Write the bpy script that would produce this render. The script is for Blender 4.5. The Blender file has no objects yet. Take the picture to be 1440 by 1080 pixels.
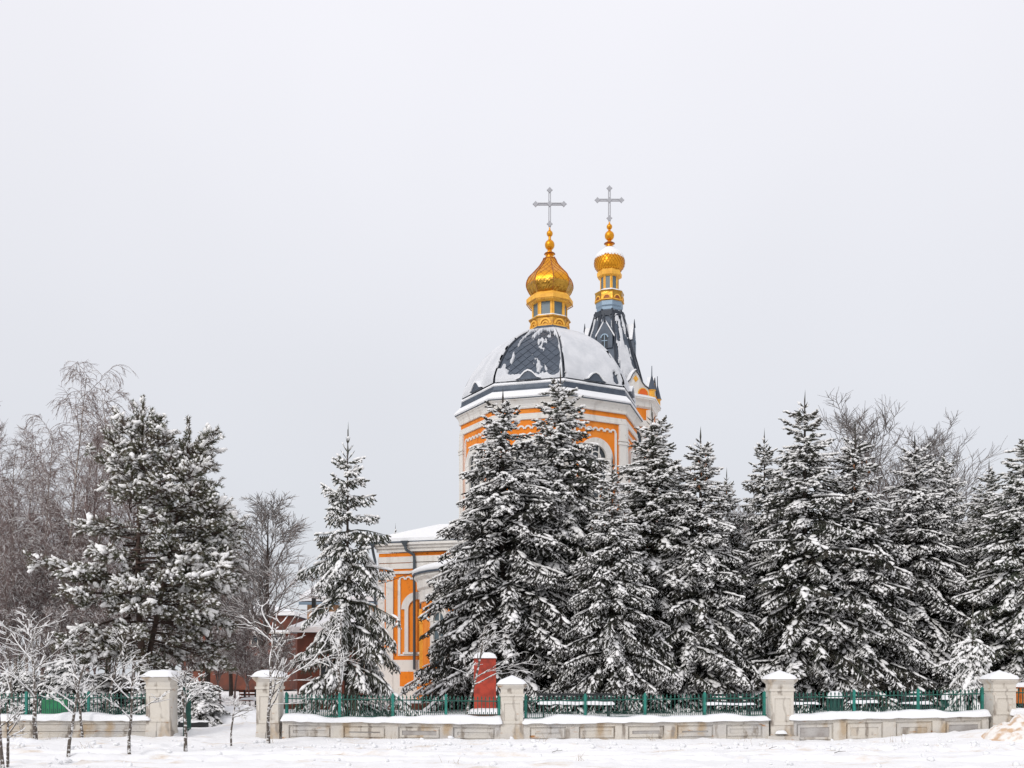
import bpy, math, random
import numpy as np
from math import sin, cos, pi, radians

# ------------------------------------------------------------------ camera, sky, sun, exposure
scn = bpy.context.scene
COL = scn.collection
F, H0, HZ = 1500.0, 1.7, 950.0            # focal length in photo pixels, eye height, horizon row

cam = bpy.data.cameras.new('camera'); camo = bpy.data.objects.new('camera', cam); COL.objects.link(camo)
cam.sensor_width = 36; cam.lens = 36 * F / 1440; cam.shift_y = (HZ - 540) / 1440
cam.clip_start = .1; cam.clip_end = 3000
camo.location = (0, 0, H0); camo.rotation_euler = (pi / 2, 0, 0)
scn.camera = camo

SUN_EL, SUN_AZ = 30, 215                  # high and soft, from behind the camera on the left
w = bpy.data.worlds.new('World'); scn.world = w; w.use_nodes = True
nt = w.node_tree; nt.nodes.clear()
sky = nt.nodes.new('ShaderNodeTexSky'); sky.sky_type = 'NISHITA'; sky.sun_disc = False
sky.sun_elevation = radians(SUN_EL); sky.sun_rotation = radians(SUN_AZ)
tc = nt.nodes.new('ShaderNodeTexCoord'); sp = nt.nodes.new('ShaderNodeSeparateXYZ')
mr = nt.nodes.new('ShaderNodeMapRange'); mr.inputs['From Min'].default_value = 0; mr.inputs['From Max'].default_value = 1
ramp = nt.nodes.new('ShaderNodeMix'); ramp.data_type = 'RGBA'
ramp.inputs[6].default_value = (6.75, 7.0, 7.45, 1); ramp.inputs[7].default_value = (11.6, 11.3, 11.9, 1)   # cloud deck: horizon, zenith
mix = nt.nodes.new('ShaderNodeMix'); mix.data_type = 'RGBA'; mix.inputs[0].default_value = .94
bg = nt.nodes.new('ShaderNodeBackground'); bg.inputs['Strength'].default_value = .1
wo = nt.nodes.new('ShaderNodeOutputWorld')
L = nt.links.new
cn = nt.nodes.new('ShaderNodeTexNoise'); cn.inputs['Scale'].default_value = 1.6; cn.inputs['Detail'].default_value = 3
cm = nt.nodes.new('ShaderNodeMapRange'); cm.inputs[1].default_value = .3; cm.inputs[2].default_value = .7; cm.inputs[3].default_value = .955; cm.inputs[4].default_value = 1.035
cv = nt.nodes.new('ShaderNodeVectorMath'); cv.operation = 'SCALE'
L(tc.outputs['Generated'], cn.inputs['Vector']); L(cn.outputs[0], cm.inputs[0]); L(cm.outputs[0], cv.inputs['Scale'])
L(tc.outputs['Generated'], sp.inputs[0]); L(sp.outputs['Z'], mr.inputs['Value']); L(mr.outputs[0], ramp.inputs[0])
L(sky.outputs[0], mix.inputs[6]); L(ramp.outputs[2], mix.inputs[7]); L(mix.outputs[2], cv.inputs[0]); L(cv.outputs[0], bg.inputs['Color']); L(bg.outputs[0], wo.inputs[0])

sl = bpy.data.lights.new('sun', 'SUN'); sl.energy = 1.3; sl.angle = radians(12); sl.color = (1, .97, .93)
so = bpy.data.objects.new('sun', sl); COL.objects.link(so)
so.rotation_euler = (radians(90 - SUN_EL), 0, radians(-35)); so.location = (0, 0, 60)

vs = scn.view_settings; vs.view_transform = 'Standard'; vs.look = 'None'; vs.exposure = 0; vs.gamma = 1; vs.use_curve_mapping = False
scn.cycles.max_bounces = 6; scn.cycles.diffuse_bounces = 3

# ------------------------------------------------------------------ helpers
def at(px, py, Y):
    return ((px - 720) / F * Y, Y, H0 + (HZ - py) / F * Y)
def X_(px, Y): return (px - 720) / F * Y
def Z_(py, Y): return H0 + (HZ - py) / F * Y

def mat(name, col, rough=.8, metal=0., var=None, scale=4., bump=0., bscale=30., detail=6, lo=.35, hi=.6):
    m = bpy.data.materials.new(name); m.use_nodes = True
    n = m.node_tree; b = n.nodes['Principled BSDF']
    b.inputs['Base Color'].default_value = (*col, 1); b.inputs['Roughness'].default_value = rough; b.inputs['Metallic'].default_value = metal
    tcn = n.nodes.new('ShaderNodeTexCoord')
    if var:
        nz = n.nodes.new('ShaderNodeTexNoise'); nz.inputs['Scale'].default_value = scale; nz.inputs['Detail'].default_value = detail
        n.links.new(tcn.outputs['Object'], nz.inputs['Vector'])
        cr = n.nodes.new('ShaderNodeValToRGB'); e = cr.color_ramp.elements
        e[0].position = lo; e[0].color = (*var, 1); e[1].position = hi; e[1].color = (*col, 1)
        n.links.new(nz.outputs[0], cr.inputs[0]); n.links.new(cr.outputs[0], b.inputs['Base Color'])
    if bump:
        nb = n.nodes.new('ShaderNodeTexNoise'); nb.inputs['Scale'].default_value = bscale; nb.inputs['Detail'].default_value = 5
        n.links.new(tcn.outputs['Object'], nb.inputs['Vector'])
        bp = n.nodes.new('ShaderNodeBump'); bp.inputs['Strength'].default_value = bump; bp.inputs['Distance'].default_value = .03
        n.links.new(nb.outputs[0], bp.inputs['Height']); n.links.new(bp.outputs[0], b.inputs['Normal'])
    return m

def tinted(m, amt=.5):
    """each tree a little different in hue and depth of green"""
    n = m.node_tree; b = n.nodes['Principled BSDF']; src = b.inputs['Base Color'].links[0].from_socket
    oi = n.nodes.new('ShaderNodeObjectInfo'); hs = n.nodes.new('ShaderNodeHueSaturation')
    a = n.nodes.new('ShaderNodeMapRange'); a.inputs[3].default_value = .47; a.inputs[4].default_value = .53; n.links.new(oi.outputs['Random'], a.inputs[0]); n.links.new(a.outputs[0], hs.inputs['Hue'])
    v = n.nodes.new('ShaderNodeMapRange'); v.inputs[3].default_value = 1 - amt * .5; v.inputs[4].default_value = 1 + amt; n.links.new(oi.outputs['Random'], v.inputs[0]); n.links.new(v.outputs[0], hs.inputs['Value'])
    n.links.new(src, hs.inputs['Color']); n.links.new(hs.outputs[0], b.inputs['Base Color']); return m
def stucco(name, col, dark, pale):
    """painted plaster: faded patches, streaks running down, grime"""
    m = mat(name, col, .85, bump=.2, bscale=10); n = m.node_tree; b = n.nodes['Principled BSDF']; tcn = n.nodes['Texture Coordinate']; prev = None
    for sc, st, lo, hi, cc in ((.8, (1, 1, .7), .48, .72, pale), (2.6, (1, 1, .16), .52, .74, dark), (5.5, (1, 1, .8), .62, .72, dark), (1.7, (1, 1, 2.2), .66, .72, pale)):
        nz = n.nodes.new('ShaderNodeTexNoise'); nz.inputs['Scale'].default_value = sc; nz.inputs['Detail'].default_value = 7
        mp = n.nodes.new('ShaderNodeMapping'); mp.inputs['Scale'].default_value = st; n.links.new(tcn.outputs['Object'], mp.inputs[0]); n.links.new(mp.outputs[0], nz.inputs['Vector'])
        r = n.nodes.new('ShaderNodeMapRange'); r.inputs[1].default_value = lo; r.inputs[2].default_value = hi; n.links.new(nz.outputs[0], r.inputs[0])
        mx = n.nodes.new('ShaderNodeMix'); mx.data_type = 'RGBA'; mx.inputs[7].default_value = (*cc, 1); n.links.new(r.outputs[0], mx.inputs[0])
        if prev: n.links.new(prev, mx.inputs[6])
        else: mx.inputs[6].default_value = (*col, 1)
        prev = mx.outputs[2]
    n.links.new(prev, b.inputs['Base Color']); return m
def wall_mat():
    """whitewashed plaster, weathered: ochre stains, grey streaks, flaked patches"""
    m = mat('weathered_plaster', (.62, .575, .51), .9, bump=.5, bscale=14)
    n = m.node_tree; b = n.nodes['Principled BSDF']; tcn = n.nodes['Texture Coordinate']
    def noise(sc, stretch=None, det=7):
        nz = n.nodes.new('ShaderNodeTexNoise'); nz.inputs['Scale'].default_value = sc; nz.inputs['Detail'].default_value = det
        mp = n.nodes.new('ShaderNodeMapping'); mp.inputs['Scale'].default_value = stretch or (1, 1, 1)
        n.links.new(tcn.outputs['Object'], mp.inputs[0]); n.links.new(mp.outputs[0], nz.inputs['Vector']); return nz
    def layer(prev, nz, lo, hi, col):
        cr = n.nodes.new('ShaderNodeMapRange'); cr.inputs[1].default_value = lo; cr.inputs[2].default_value = hi
        n.links.new(nz.outputs[0], cr.inputs[0])
        mx = n.nodes.new('ShaderNodeMix'); mx.data_type = 'RGBA'; mx.inputs[7].default_value = (*col, 1)
        n.links.new(cr.outputs[0], mx.inputs[0])
        if prev: n.links.new(prev, mx.inputs[6])
        else: mx.inputs[6].default_value = (.63, .585, .515, 1)
        return mx.outputs[2]
    o = layer(None, noise(1.1), .42, .70, (.50, .48, .46))
    o = layer(o, noise(2.2, (1, 1, .5)), .54, .68, (.46, .36, .25))
    o = layer(o, noise(4.5, (1, 1, .3)), .58, .68, (.30, .26, .22))
    o = layer(o, noise(3.1, (.6, 1, 2.)), .64, .71, (.40, .19, .07))
    n.links.new(o, b.inputs['Base Color'])
    return m

M = {}
def snow_mat():
    m = mat('snow', (.83, .835, .845), .75, bump=.35, bscale=22)
    return m
M['snow'] = snow_mat()
M['tree_snow'] = mat('tree_snow', (.90, .89, .875), .8)
M['roof_snow'] = mat('thin_roof_snow', (.66, .67, .69), .8, var=(.56, .575, .60), scale=1.4, bump=.5, bscale=9)
M['needles'] = mat('spruce_needles', (.044, .050, .034), .7, var=(.055, .047, .034), scale=2.5)
M['pine_needles'] = mat('pine_needles', (.115, .12, .07), .7, var=(.12, .095, .065), scale=2.)
tinted(M['needles'], .6)
M['bark'] = mat('dark_bark', (.07, .052, .042), .9, var=(.035, .028, .024), scale=9)
M['pine_bark'] = mat('pine_bark', (.085, .05, .038), .9, var=(.05, .035, .03), scale=9)
M['twig'] = mat('bare_twigs', (.20, .152, .142), .9, var=(.12, .09, .084), scale=3)
M['birch_twig'] = mat('birch_twigs', (.24, .178, .165), .9, var=(.15, .11, .10), scale=3)
M['grey_twig'] = mat('grey_twigs', (.22, .20, .19), .9, var=(.13, .115, .11), scale=3)
M['birch_bark'] = mat('birch_bark', (.42, .36, .32), .85, var=(.10, .08, .07), scale=7)
M['sapling_bark'] = mat('sapling_bark', (.10, .082, .068), .9, var=(.70, .69, .68), scale=16, lo=.40, hi=.47)
M['cone'] = mat('spruce_cones', (.30, .13, .06), .8)
M['plaster'] = wall_mat()
M['panel'] = mat('grey_panel_plaster', (.46, .44, .42), .9, var=(.33, .30, .28), scale=2.6, bump=.5, bscale=16)
M['white'] = stucco('white_stucco', (.74, .71, .66), (.56, .52, .47), (.68, .66, .63))
M['orange'] = stucco('orange_stucco', (.80, .222, .010), (.56, .15, .012), (.80, .27, .035))
M['roof'] = mat('blue_grey_metal', (.075, .095, .125), .5, .25, var=(.055, .07, .095), scale=3, bump=.15)
M['roof_pale'] = mat('pale_blue_metal', (.22, .30, .38), .45, .3)
M['rib'] = mat('dark_metal_seam', (.035, .042, .055), .5, .3)
M['gold'] = mat('gilt_metal', (.72, .315, .02), .40, .8, var=(.72, .30, .015), scale=3.5, bump=.3, bscale=9)
M['gold_dark'] = mat('dark_gilt', (.50, .27, .04), .32, .85, var=(.34, .17, .025), scale=4, bump=.4, bscale=6)  # gilt in a darker tone, for the cupola skirt and tower gallery
M['gold_dull'] = mat('dull_gilt', (.62, .34, .05), .55, .5, var=(.40, .20, .05), scale=5)
M['gold_paint'] = mat('yellow_paint', (.88, .47, .06), .6, .1, var=(.75, .36, .04), scale=3)
M['bronze'] = mat('red_brown_metal', (.30, .085, .02), .5, .3)
M['lunette'] = mat('red_orange_paint', (.75, .13, .015), .7)
M['silver'] = mat('grey_silver', (.40, .40, .42), .5, .35)
M['glass'] = mat('dark_glass', (.03, .038, .045), .15)
M['lglass'] = mat('lantern_glass', (.10, .14, .16), .3)
M['drain'] = mat('grey_pipe', (.07, .085, .10), .5, .3)
M['green'] = mat('green_paint', (.006, .095, .068), .5, var=(.005, .055, .042), scale=6)
M['teal'] = mat('teal_paint', (.012, .21, .165), .5, var=(.01, .13, .10), scale=6)
M['bgreen'] = mat('bright_green_sheet', (.01, .20, .075), .5, var=(.01, .13, .05), scale=4)
M['dgreen'] = mat('dark_green_paint', (.008, .055, .045), .5)
M['black'] = mat('black_paint', (.012, .014, .016), .5)
M['red'] = mat('red_painted_slab', (.42, .045, .02), .7, var=(.24, .028, .014), scale=5, bump=.2)
M['brown'] = mat('brown_wood', (.17, .055, .03), .8, var=(.10, .035, .02), scale=8)
M['board'] = mat('orange_board', (.62, .17, .02), .7, var=(.45, .11, .015), scale=6)
M['brick'] = mat('red_brick', (.19, .062, .038), .9, var=(.12, .05, .036), scale=1.5)
M['tan'] = mat('tan_brick', (.50, .30, .17), .9, var=(.40, .24, .14), scale=2)
M['dirt_snow'] = mat('dirty_snow', (.82, .79, .75), .85, var=(.58, .40, .26), lo=.36, hi=.52, scale=4.2, bump=.6, bscale=12)

def ground_mat():
    m = mat('trampled_snow', (.87, .875, .89), .8, bump=.55, bscale=7)
    n = m.node_tree; b = n.nodes['Principled BSDF']; tcn = n.nodes['Texture Coordinate']
    nz = n.nodes.new('ShaderNodeTexNoise'); nz.inputs['Scale'].default_value = .9; nz.inputs['Detail'].default_value = 9; nz.inputs['Roughness'].default_value = .65
    mp = n.nodes.new('ShaderNodeMapping'); mp.inputs['Scale'].default_value = (.7, 1.2, 1)
    n.links.new(tcn.outputs['Object'], mp.inputs[0]); n.links.new(mp.outputs[0], nz.inputs['Vector'])
    cr = n.nodes.new('ShaderNodeValToRGB'); e = cr.color_ramp.elements
    e[0].position = .0; e[0].color = (.84, .84, .845, 1); e[1].position = .56; e[1].color = (.84, .84, .84, 1)
    e2 = cr.color_ramp.elements.new(.63); e2.color = (.76, .71, .65, 1)
    e3 = cr.color_ramp.elements.new(.71); e3.color = (.52, .40, .30, 1)
    n.links.new(nz.outputs[0], cr.inputs[0]); n.links.new(cr.outputs[0], b.inputs['Base Color'])
    return m
M['ground'] = ground_mat()

def link(name, me, parent=None, m=None, loc=None):
    o = bpy.data.objects.new(name, me); COL.objects.link(o)
    if m is not None and me is not None and len(me.materials) == 0: me.materials.append(m)
    if parent is not None: o.parent = parent
    if loc is not None: o.location = loc
    return o

def thing(name, label, cat, loc=(0, 0, 0), rz=0, group=None):
    o = bpy.data.objects.new(name, None); COL.objects.link(o); o.empty_display_size = .2
    o.location = loc; o.rotation_euler = (0, 0, rz)
    o['label'] = label; o['category'] = cat
    if group: o['group'] = group
    return o
def tag(o, label=None, cat=None, group=None, kind=None):
    for k, v in (('label', label), ('category', cat), ('group', group), ('kind', kind)):
        if v: o[k] = v
    return o

def npmesh(name, V, faces, smooth=False, m=None):
    """faces: list of int arrays (n,k) with the same or differing k"""
    me = bpy.data.meshes.new(name)
    V = np.asarray(V, np.float32)
    fl = [np.asarray(f, np.int32) for f in faces if len(f)]
    me.vertices.add(len(V)); me.vertices.foreach_set('co', V.ravel())
    idx = np.concatenate([f.ravel() for f in fl]); tot = np.concatenate([np.full(len(f), f.shape[1], np.int32) for f in fl])
    st = np.zeros(len(tot), np.int32); st[1:] = np.cumsum(tot)[:-1]
    me.loops.add(len(idx)); me.loops.foreach_set('vertex_index', idx)
    me.polygons.add(len(tot)); me.polygons.foreach_set('loop_start', st)
    if smooth: me.polygons.foreach_set('use_smooth', np.ones(len(tot), bool))
    me.update(calc_edges=True)
    if m: me.materials.append(m)
    return me

class MB:
    """collects shapes, builds one mesh object"""
    def __init__(s): s.v = []; s.f = []
    def add(s, vs, fs):
        o = len(s.v); s.v += [tuple(map(float, p)) for p in vs]; s.f += [tuple(i + o for i in f) for f in fs]; return s
    def box(s, x0, x1, y0, y1, z0, z1):
        return s.add([(x0, y0, z0), (x1, y0, z0), (x1, y1, z0), (x0, y1, z0), (x0, y0, z1), (x1, y0, z1), (x1, y1, z1), (x0, y1, z1)],
                     [(0, 3, 2, 1), (4, 5, 6, 7), (0, 1, 5, 4), (1, 2, 6, 5), (2, 3, 7, 6), (3, 0, 4, 7)])
    def taper(s, cx, cy, w0, d0, z0, w1, d1, z1):
        return s.add([(cx - w0, cy - d0, z0), (cx + w0, cy - d0, z0), (cx + w0, cy + d0, z0), (cx - w0, cy + d0, z0),
                      (cx - w1, cy - d1, z1), (cx + w1, cy - d1, z1), (cx + w1, cy + d1, z1), (cx - w1, cy + d1, z1)],
                     [(0, 3, 2, 1), (4, 5, 6, 7), (0, 1, 5, 4), (1, 2, 6, 5), (2, 3, 7, 6), (3, 0, 4, 7)])
    def prism(s, pts, z0, z1):
        n = len(pts)
        return s.add([(x, y, z0) for x, y in pts] + [(x, y, z1) for x, y in pts],
                     [tuple(range(n - 1, -1, -1)), tuple(range(n, 2 * n))] + [(i, (i + 1) % n, n + (i + 1) % n, n + i) for i in range(n)])
    def lathe(s, prof, n=8, rot=0., c=(0, 0), a0=0, a1=None, cap=True):
        full = a1 is None
        m = n if full else n + 1
        vs = []
        for r, z in prof:
            for i in range(m):
                a = rot + (2 * pi * i / n if full else a0 + (a1 - a0) * i / n)
                vs.append((c[0] + r * sin(a), c[1] - r * cos(a), z))
        fs = []
        for j in range(len(prof) - 1):
            for i in range(n):
                k = (i + 1) % m
                fs.append((j * m + i, j * m + k, (j + 1) * m + k, (j + 1) * m + i))
        if full and cap:
            fs.append(tuple(range(m - 1, -1, -1))); fs.append(tuple(range((len(prof) - 1) * m, len(prof) * m)))
        return s.add(vs, fs)
    def tube(s, pts, r, n=6, cap=True):
        rs = r if hasattr(r, '__len__') else [r] * len(pts)
        P = [np.array(p, float) for p in pts]; vs = []
        for i, p in enumerate(P):
            t = P[min(i + 1, len(P) - 1)] - P[max(i - 1, 0)]; t /= np.linalg.norm(t) + 1e-9
            a = np.cross(t, (0, 0, 1.) if abs(t[2]) < .9 else (1., 0, 0)); a /= np.linalg.norm(a); b = np.cross(t, a)
            for k in range(n):
                q = 2 * pi * k / n; vs.append(p + rs[i] * (cos(q) * a + sin(q) * b))
        fs = [(i * n + k, i * n + (k + 1) % n, (i + 1) * n + (k + 1) % n, (i + 1) * n + k) for i in range(len(P) - 1) for k in range(n)]
        if cap: fs += [tuple(range(n - 1, -1, -1)), tuple(range((len(P) - 1) * n, len(P) * n))]
        return s.add(vs, fs)
    def ball(s, c, r, nu=12, nv=8, sz=1.):
        prof = [(max(r * sin(pi * j / nv), .002), c[2] - sz * r * cos(pi * j / nv)) for j in range(nv + 1)]
        return s.lathe(prof, nu, 0, (c[0], c[1]))
    def build(s, name, m, parent=None, smooth=False, sharp=None, loc=None):
        me = bpy.data.meshes.new(name); me.from_pydata(s.v, [], s.f); me.update()
        if smooth:
            me.polygons.foreach_set('use_smooth', [True] * len(me.polygons))
            if sharp: me.set_sharp_from_angle(angle=radians(sharp))
        me.materials.append(m)
        return link(name, me, parent, loc=loc)

class Frame:
    """a vertical wall plane: u along the wall, n outward, z up"""
    def __init__(s, o, ang): s.o = o; s.u = (cos(ang), sin(ang)); s.n = (sin(ang), -cos(ang))
    def p(s, u, d, z): return (s.o[0] + s.u[0] * u + s.n[0] * d, s.o[1] + s.u[1] * u + s.n[1] * d, z)
    def box(s, mb, u0, u1, z0, z1, d0, d1):
        return mb.add([s.p(u0, d1, z0), s.p(u1, d1, z0), s.p(u1, d0, z0), s.p(u0, d0, z0), s.p(u0, d1, z1), s.p(u1, d1, z1), s.p(u1, d0, z1), s.p(u0, d0, z1)],
                      [(0, 3, 2, 1), (4, 5, 6, 7), (0, 1, 5, 4), (1, 2, 6, 5), (2, 3, 7, 6), (3, 0, 4, 7)])
    def arch(s, mb, uc, zc, ri, ro, d0, d1, a0=0., a1=pi, n=14):
        vs = []; fs = []
        for i in range(n + 1):
            a = a0 + (a1 - a0) * i / n
            for r, d in ((ri, d1), (ro, d1), (ro, d0), (ri, d0)):
                vs.append(s.p(uc + r * cos(a), d, zc + r * sin(a)))
        for i in range(n):
            for k in range(4):
                fs.append((i * 4 + k, i * 4 + (k + 1) % 4, i * 4 + 4 + (k + 1) % 4, i * 4 + 4 + k))
        fs += [(0, 1, 2, 3), (n * 4 + 3, n * 4 + 2, n * 4 + 1, n * 4)]
        return mb.add(vs, fs)
    def poly(s, mb, pts, d0, d1):
        n = len(pts)
        return mb.add([s.p(u, d1, z) for u, z in pts] + [s.p(u, d0, z) for u, z in pts],
                      [tuple(range(n)), tuple(range(2 * n - 1, n - 1, -1))] + [(i, n + i, n + (i + 1) % n, (i + 1) % n) for i in range(n)])

# value noise
_tab = np.random.default_rng(5).random((256, 256))
def vn(x, y):
    x = np.asarray(x, float); y = np.asarray(y, float)
    xi = np.floor(x).astype(int); yi = np.floor(y).astype(int); fx = x - xi; fy = y - yi
    fx = fx * fx * (3 - 2 * fx); fy = fy * fy * (3 - 2 * fy)
    g = lambda a, b: _tab[a & 255, b & 255]
    return (g(xi, yi) * (1 - fx) + g(xi + 1, yi) * fx) * (1 - fy) + (g(xi, yi + 1) * (1 - fx) + g(xi + 1, yi + 1) * fx) * fy
def fbm(x, y, o=4):
    r = 0; a = .5
    for k in range(o): r = r + a * vn(x * 2 ** k + 17 * k, y * 2 ** k + 31 * k); a *= .5
    return r
def sst(a, b, x):
    t = np.clip((np.asarray(x, float) - a) / (b - a), 0, 1); return t * t * (3 - 2 * t)

# ------------------------------------------------------------------ terrain
WY = 28.3                                   # front face of the boundary wall
GX0, GX1 = X_(246, WY), X_(364, WY)         # gate opening
_rp = random.Random(4); PRINTS = []
for (xa, ya, xb, yb, n) in ((-10, 20.5, 3, 25.8, 26), (2, 26.6, 13, 24.2, 24), (-8.2, 23.5, -7.7, 31.5, 16), (-2, 19.8, 8, 22.6, 18)):
    for i in range(n):
        t_ = (i + .5) / n; sd = .13 if i % 2 else -.13
        PRINTS.append((xa + (xb - xa) * t_ + _rp.uniform(-.1, .1), ya + (yb - ya) * t_ + sd + _rp.uniform(-.08, .08), _rp.uniform(.11, .16), _rp.uniform(.05, .10)))
def ground(x, y):
    x = np.asarray(x, float); y = np.asarray(y, float)
    gate = sst(GX0 - .3, GX0 + .2, x) * (1 - sst(GX1 - .2, GX1 + .3, x))
    step = sst(28.35, 28.6, y) * .22 + sst(28.8, 50, y) * .16
    rmp = sst(27.5, 34, y) * .30 + sst(34, 50, y) * .08 + .25 * np.exp(-((y - 31) / 1.5) ** 2) * fbm(x * .9, y * .9)
    z = step * (1 - gate) + rmp * gate
    out = 1 - sst(28.2, 28.4, y)
    near = np.exp(-(np.abs(y - 24) / 12) ** 4)
    z = z + near * (.10 * (fbm(x * .35, y * .5) - .5) + .13 * (fbm(x * 1.3, y * 2.0, 4) - .5) + .13 * np.maximum(0, fbm(x * 3.6, y * 4.2, 3) - .47))
    z = z + out * (.05 * np.exp(-((y - 28) / .5) ** 2) * fbm(x * 2.5, 3.) + .30 * sst(7.5, 14.5, x) * np.exp(-((y - 28.3) / 1.4) ** 2) + .07 * np.exp(-((x + 11) / 2.5) ** 2) * np.exp(-((y - 27.8) / 1.) ** 2))
    z = z + (1 - out) * .14 * (fbm(x * .3, y * .3) - .5) * (1 - sst(60, 90, y))
    # a ridge of ploughed snow and an old wheel track across the foreground
    yr = 25.1 + .35 * np.sin(x * .35) + .5 * (vn(x * .4, 9.) - .5)
    z = z + out * sst(-3, 2, x) * .06 * np.exp(-((y - yr) / .22) ** 2) - out * .04 * np.exp(-((y - yr + .7) / .28) ** 2) * sst(-6, 2, x)
    for fx, fy, fr, fd in PRINTS:
        m = (np.abs(x - fx) < .5) & (np.abs(y - fy) < .6)
        if np.any(m):
            q = ((x - fx) / fr) ** 2 + ((y - fy) / (fr * 1.5)) ** 2
            z = z - np.where(m, fd * np.exp(-q) - fd * .35 * np.exp(-(np.sqrt(q) - 1.7) ** 2 * 3), 0)
    rut = lambda c_, wd: np.exp(-((y - c_ - .25 * np.sin(x * .21 + c_)) / wd) ** 2)
    z = z + out * near * (.05 * (rut(21.9, .25) + rut(23.3, .22)) - .07 * (rut(21.55, .16) + rut(23.0, .16)) * (.6 + .8 * fbm(x * 1.5, y * 0 + 2, 3)))
    return z
def gz(x, y): return float(ground(np.array([x]), np.array([y]))[0])

def grid_axis(segs):
    a = [segs[0][0]]
    for lo, hi, n in segs: a += list(np.linspace(lo, hi, n + 1)[1:])
    return np.array(a)
gx = grid_axis([(-700, -60, 14), (-60, -16, 40), (-16, 16, 280), (16, 60, 40), (60, 700, 14)])
gy = grid_axis([(-60, 16, 14), (16, 29, 170), (29, 46, 60), (46, 90, 40), (90, 1200, 22)])
GXm, GYm = np.meshgrid(gx, gy)
GZm = ground(GXm, GYm)
nx, ny = len(gx), len(gy)
ii = (np.arange(ny - 1)[:, None] * nx + np.arange(nx - 1)[None, :]).ravel()
gme = npmesh('snow_ground', np.stack([GXm, GYm, GZm], -1).reshape(-1, 3), [np.stack([ii, ii + 1, ii + nx + 1, ii + nx], 1)], True, M['ground'])
tag(link('snow_ground', gme), 'trampled snow on the ground in front of and behind the wall', kind='structure')

def mound(name, cx, cy, rx, ry, h, m, seed=0, n=56):
    u = np.linspace(-1, 1, n); A, B = np.meshgrid(u, u); r = np.sqrt(A * A + B * B)
    ang = np.arctan2(B, A)
    edge = .82 + .18 * vn(np.cos(ang) * 2 + seed, np.sin(ang) * 2 + seed * 3)
    hh = np.clip(1 - (r / edge) ** 2, 0, 1) ** .9
    X = cx + A * rx; Y = cy + B * ry
    Z = ground(X, Y) - .03 + h * hh * (.62 + .6 * fbm(X * 3 + seed, Y * 3, 4) + .28 * (fbm(X * 11 + seed, Y * 11, 3) - .4))
    i = (np.arange(n - 1)[:, None] * n + np.arange(n - 1)[None, :]).ravel()
    return link(name, npmesh(name, np.stack([X, Y, Z], -1).reshape(-1, 3), [np.stack([i, i + 1, i + n + 1, i + n], 1)], True, m))

def snow_strip(name, x0, x1, yc, hw, z, h, parent, m=None, dx=.09, seed=0, fall=1.):
    """uneven blanket of snow lying on a long ledge along x (local coordinates)"""
    xs = np.arange(x0, x1 + dx * .5, dx); xs[-1] = x1
    k = 9; a = np.linspace(0, pi, k)
    hv = h * (.30 + 1.15 * fbm(xs * 1.0 + seed * 7.3, xs * 0 + seed, 5)); ov = hw * (.90 + .16 * fbm(xs * 3.1 + seed, xs * 0 + 3, 4))
    V = np.zeros((len(xs), k, 3)); V[:, :, 0] = xs[:, None]
    V[:, :, 1] = yc - np.sign(np.cos(a)) * np.abs(np.cos(a)) ** .55 * ov[:, None]
    V[:, :, 2] = z - .012 + np.sin(a)[None, :] ** .7 * hv[:, None] - .03 * fall * (np.abs(np.cos(a)) > .99) * vn(xs * 5 + seed, xs * 0)[:, None]
    e = np.minimum(1, np.minimum(np.arange(len(xs)), np.arange(len(xs))[::-1]) / 1.5 + .35)
    V[:, :, 2] = z - .012 + (V[:, :, 2] - z + .012) * e[:, None]
    n = len(xs); i = (np.arange(n - 1)[:, None] * k + np.arange(k - 1)[None, :]).ravel()
    caps = np.array([np.arange(k), (n - 1) * k + np.arange(k)[::-1]])
    return link(name, npmesh(name, V.reshape(-1, 3), [np.stack([i, i + k, i + k + 1, i + 1], 1), caps], True, m or M['snow']), parent)

def snow_lump(name, cx, cy, z, rx, ry, h, parent, seed=0, square=True, m=None):
    """pillow of snow on a small flat top"""
    n = 13; u = np.linspace(-1, 1, n); A, B = np.meshgrid(u, u)
    p = 4 if square else 2
    r = np.clip((np.abs(A) ** p + np.abs(B) ** p) ** (1 / p), 0, 1.2)
    hh = np.clip(1 - r ** 3.5, 0, 1) ** .6
    X = cx + A * rx; Y = cy + B * ry
    Z = z - .015 + h * hh * (.8 + .4 * fbm(A * 2 + seed * 3.1, B * 2 + seed, 3))
    i = (np.arange(n - 1)[:, None] * n + np.arange(n - 1)[None, :]).ravel()
    return link(name, npmesh(name, np.stack([X, Y, Z], -1).reshape(-1, 3), [np.stack([i, i + 1, i + n + 1, i + n], 1)], True, m or M['snow']), parent)

# ------------------------------------------------------------------ church
CA = radians(-16)                                 # the church is turned so that its east end looks a little to the left
CX, CY, CB = X_(773, 58), 58.0, .55
church = thing('church', 'orange and white church with snowy dome and large gold cupola behind the spruces', 'church', (CX, CY, CB), CA)
def c(z): return z - CB
V8 = pi / 8                                       # vertices at +-22.5 degrees, a face looks along local -y
def apo(R): return R * cos(pi / 8)

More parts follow.
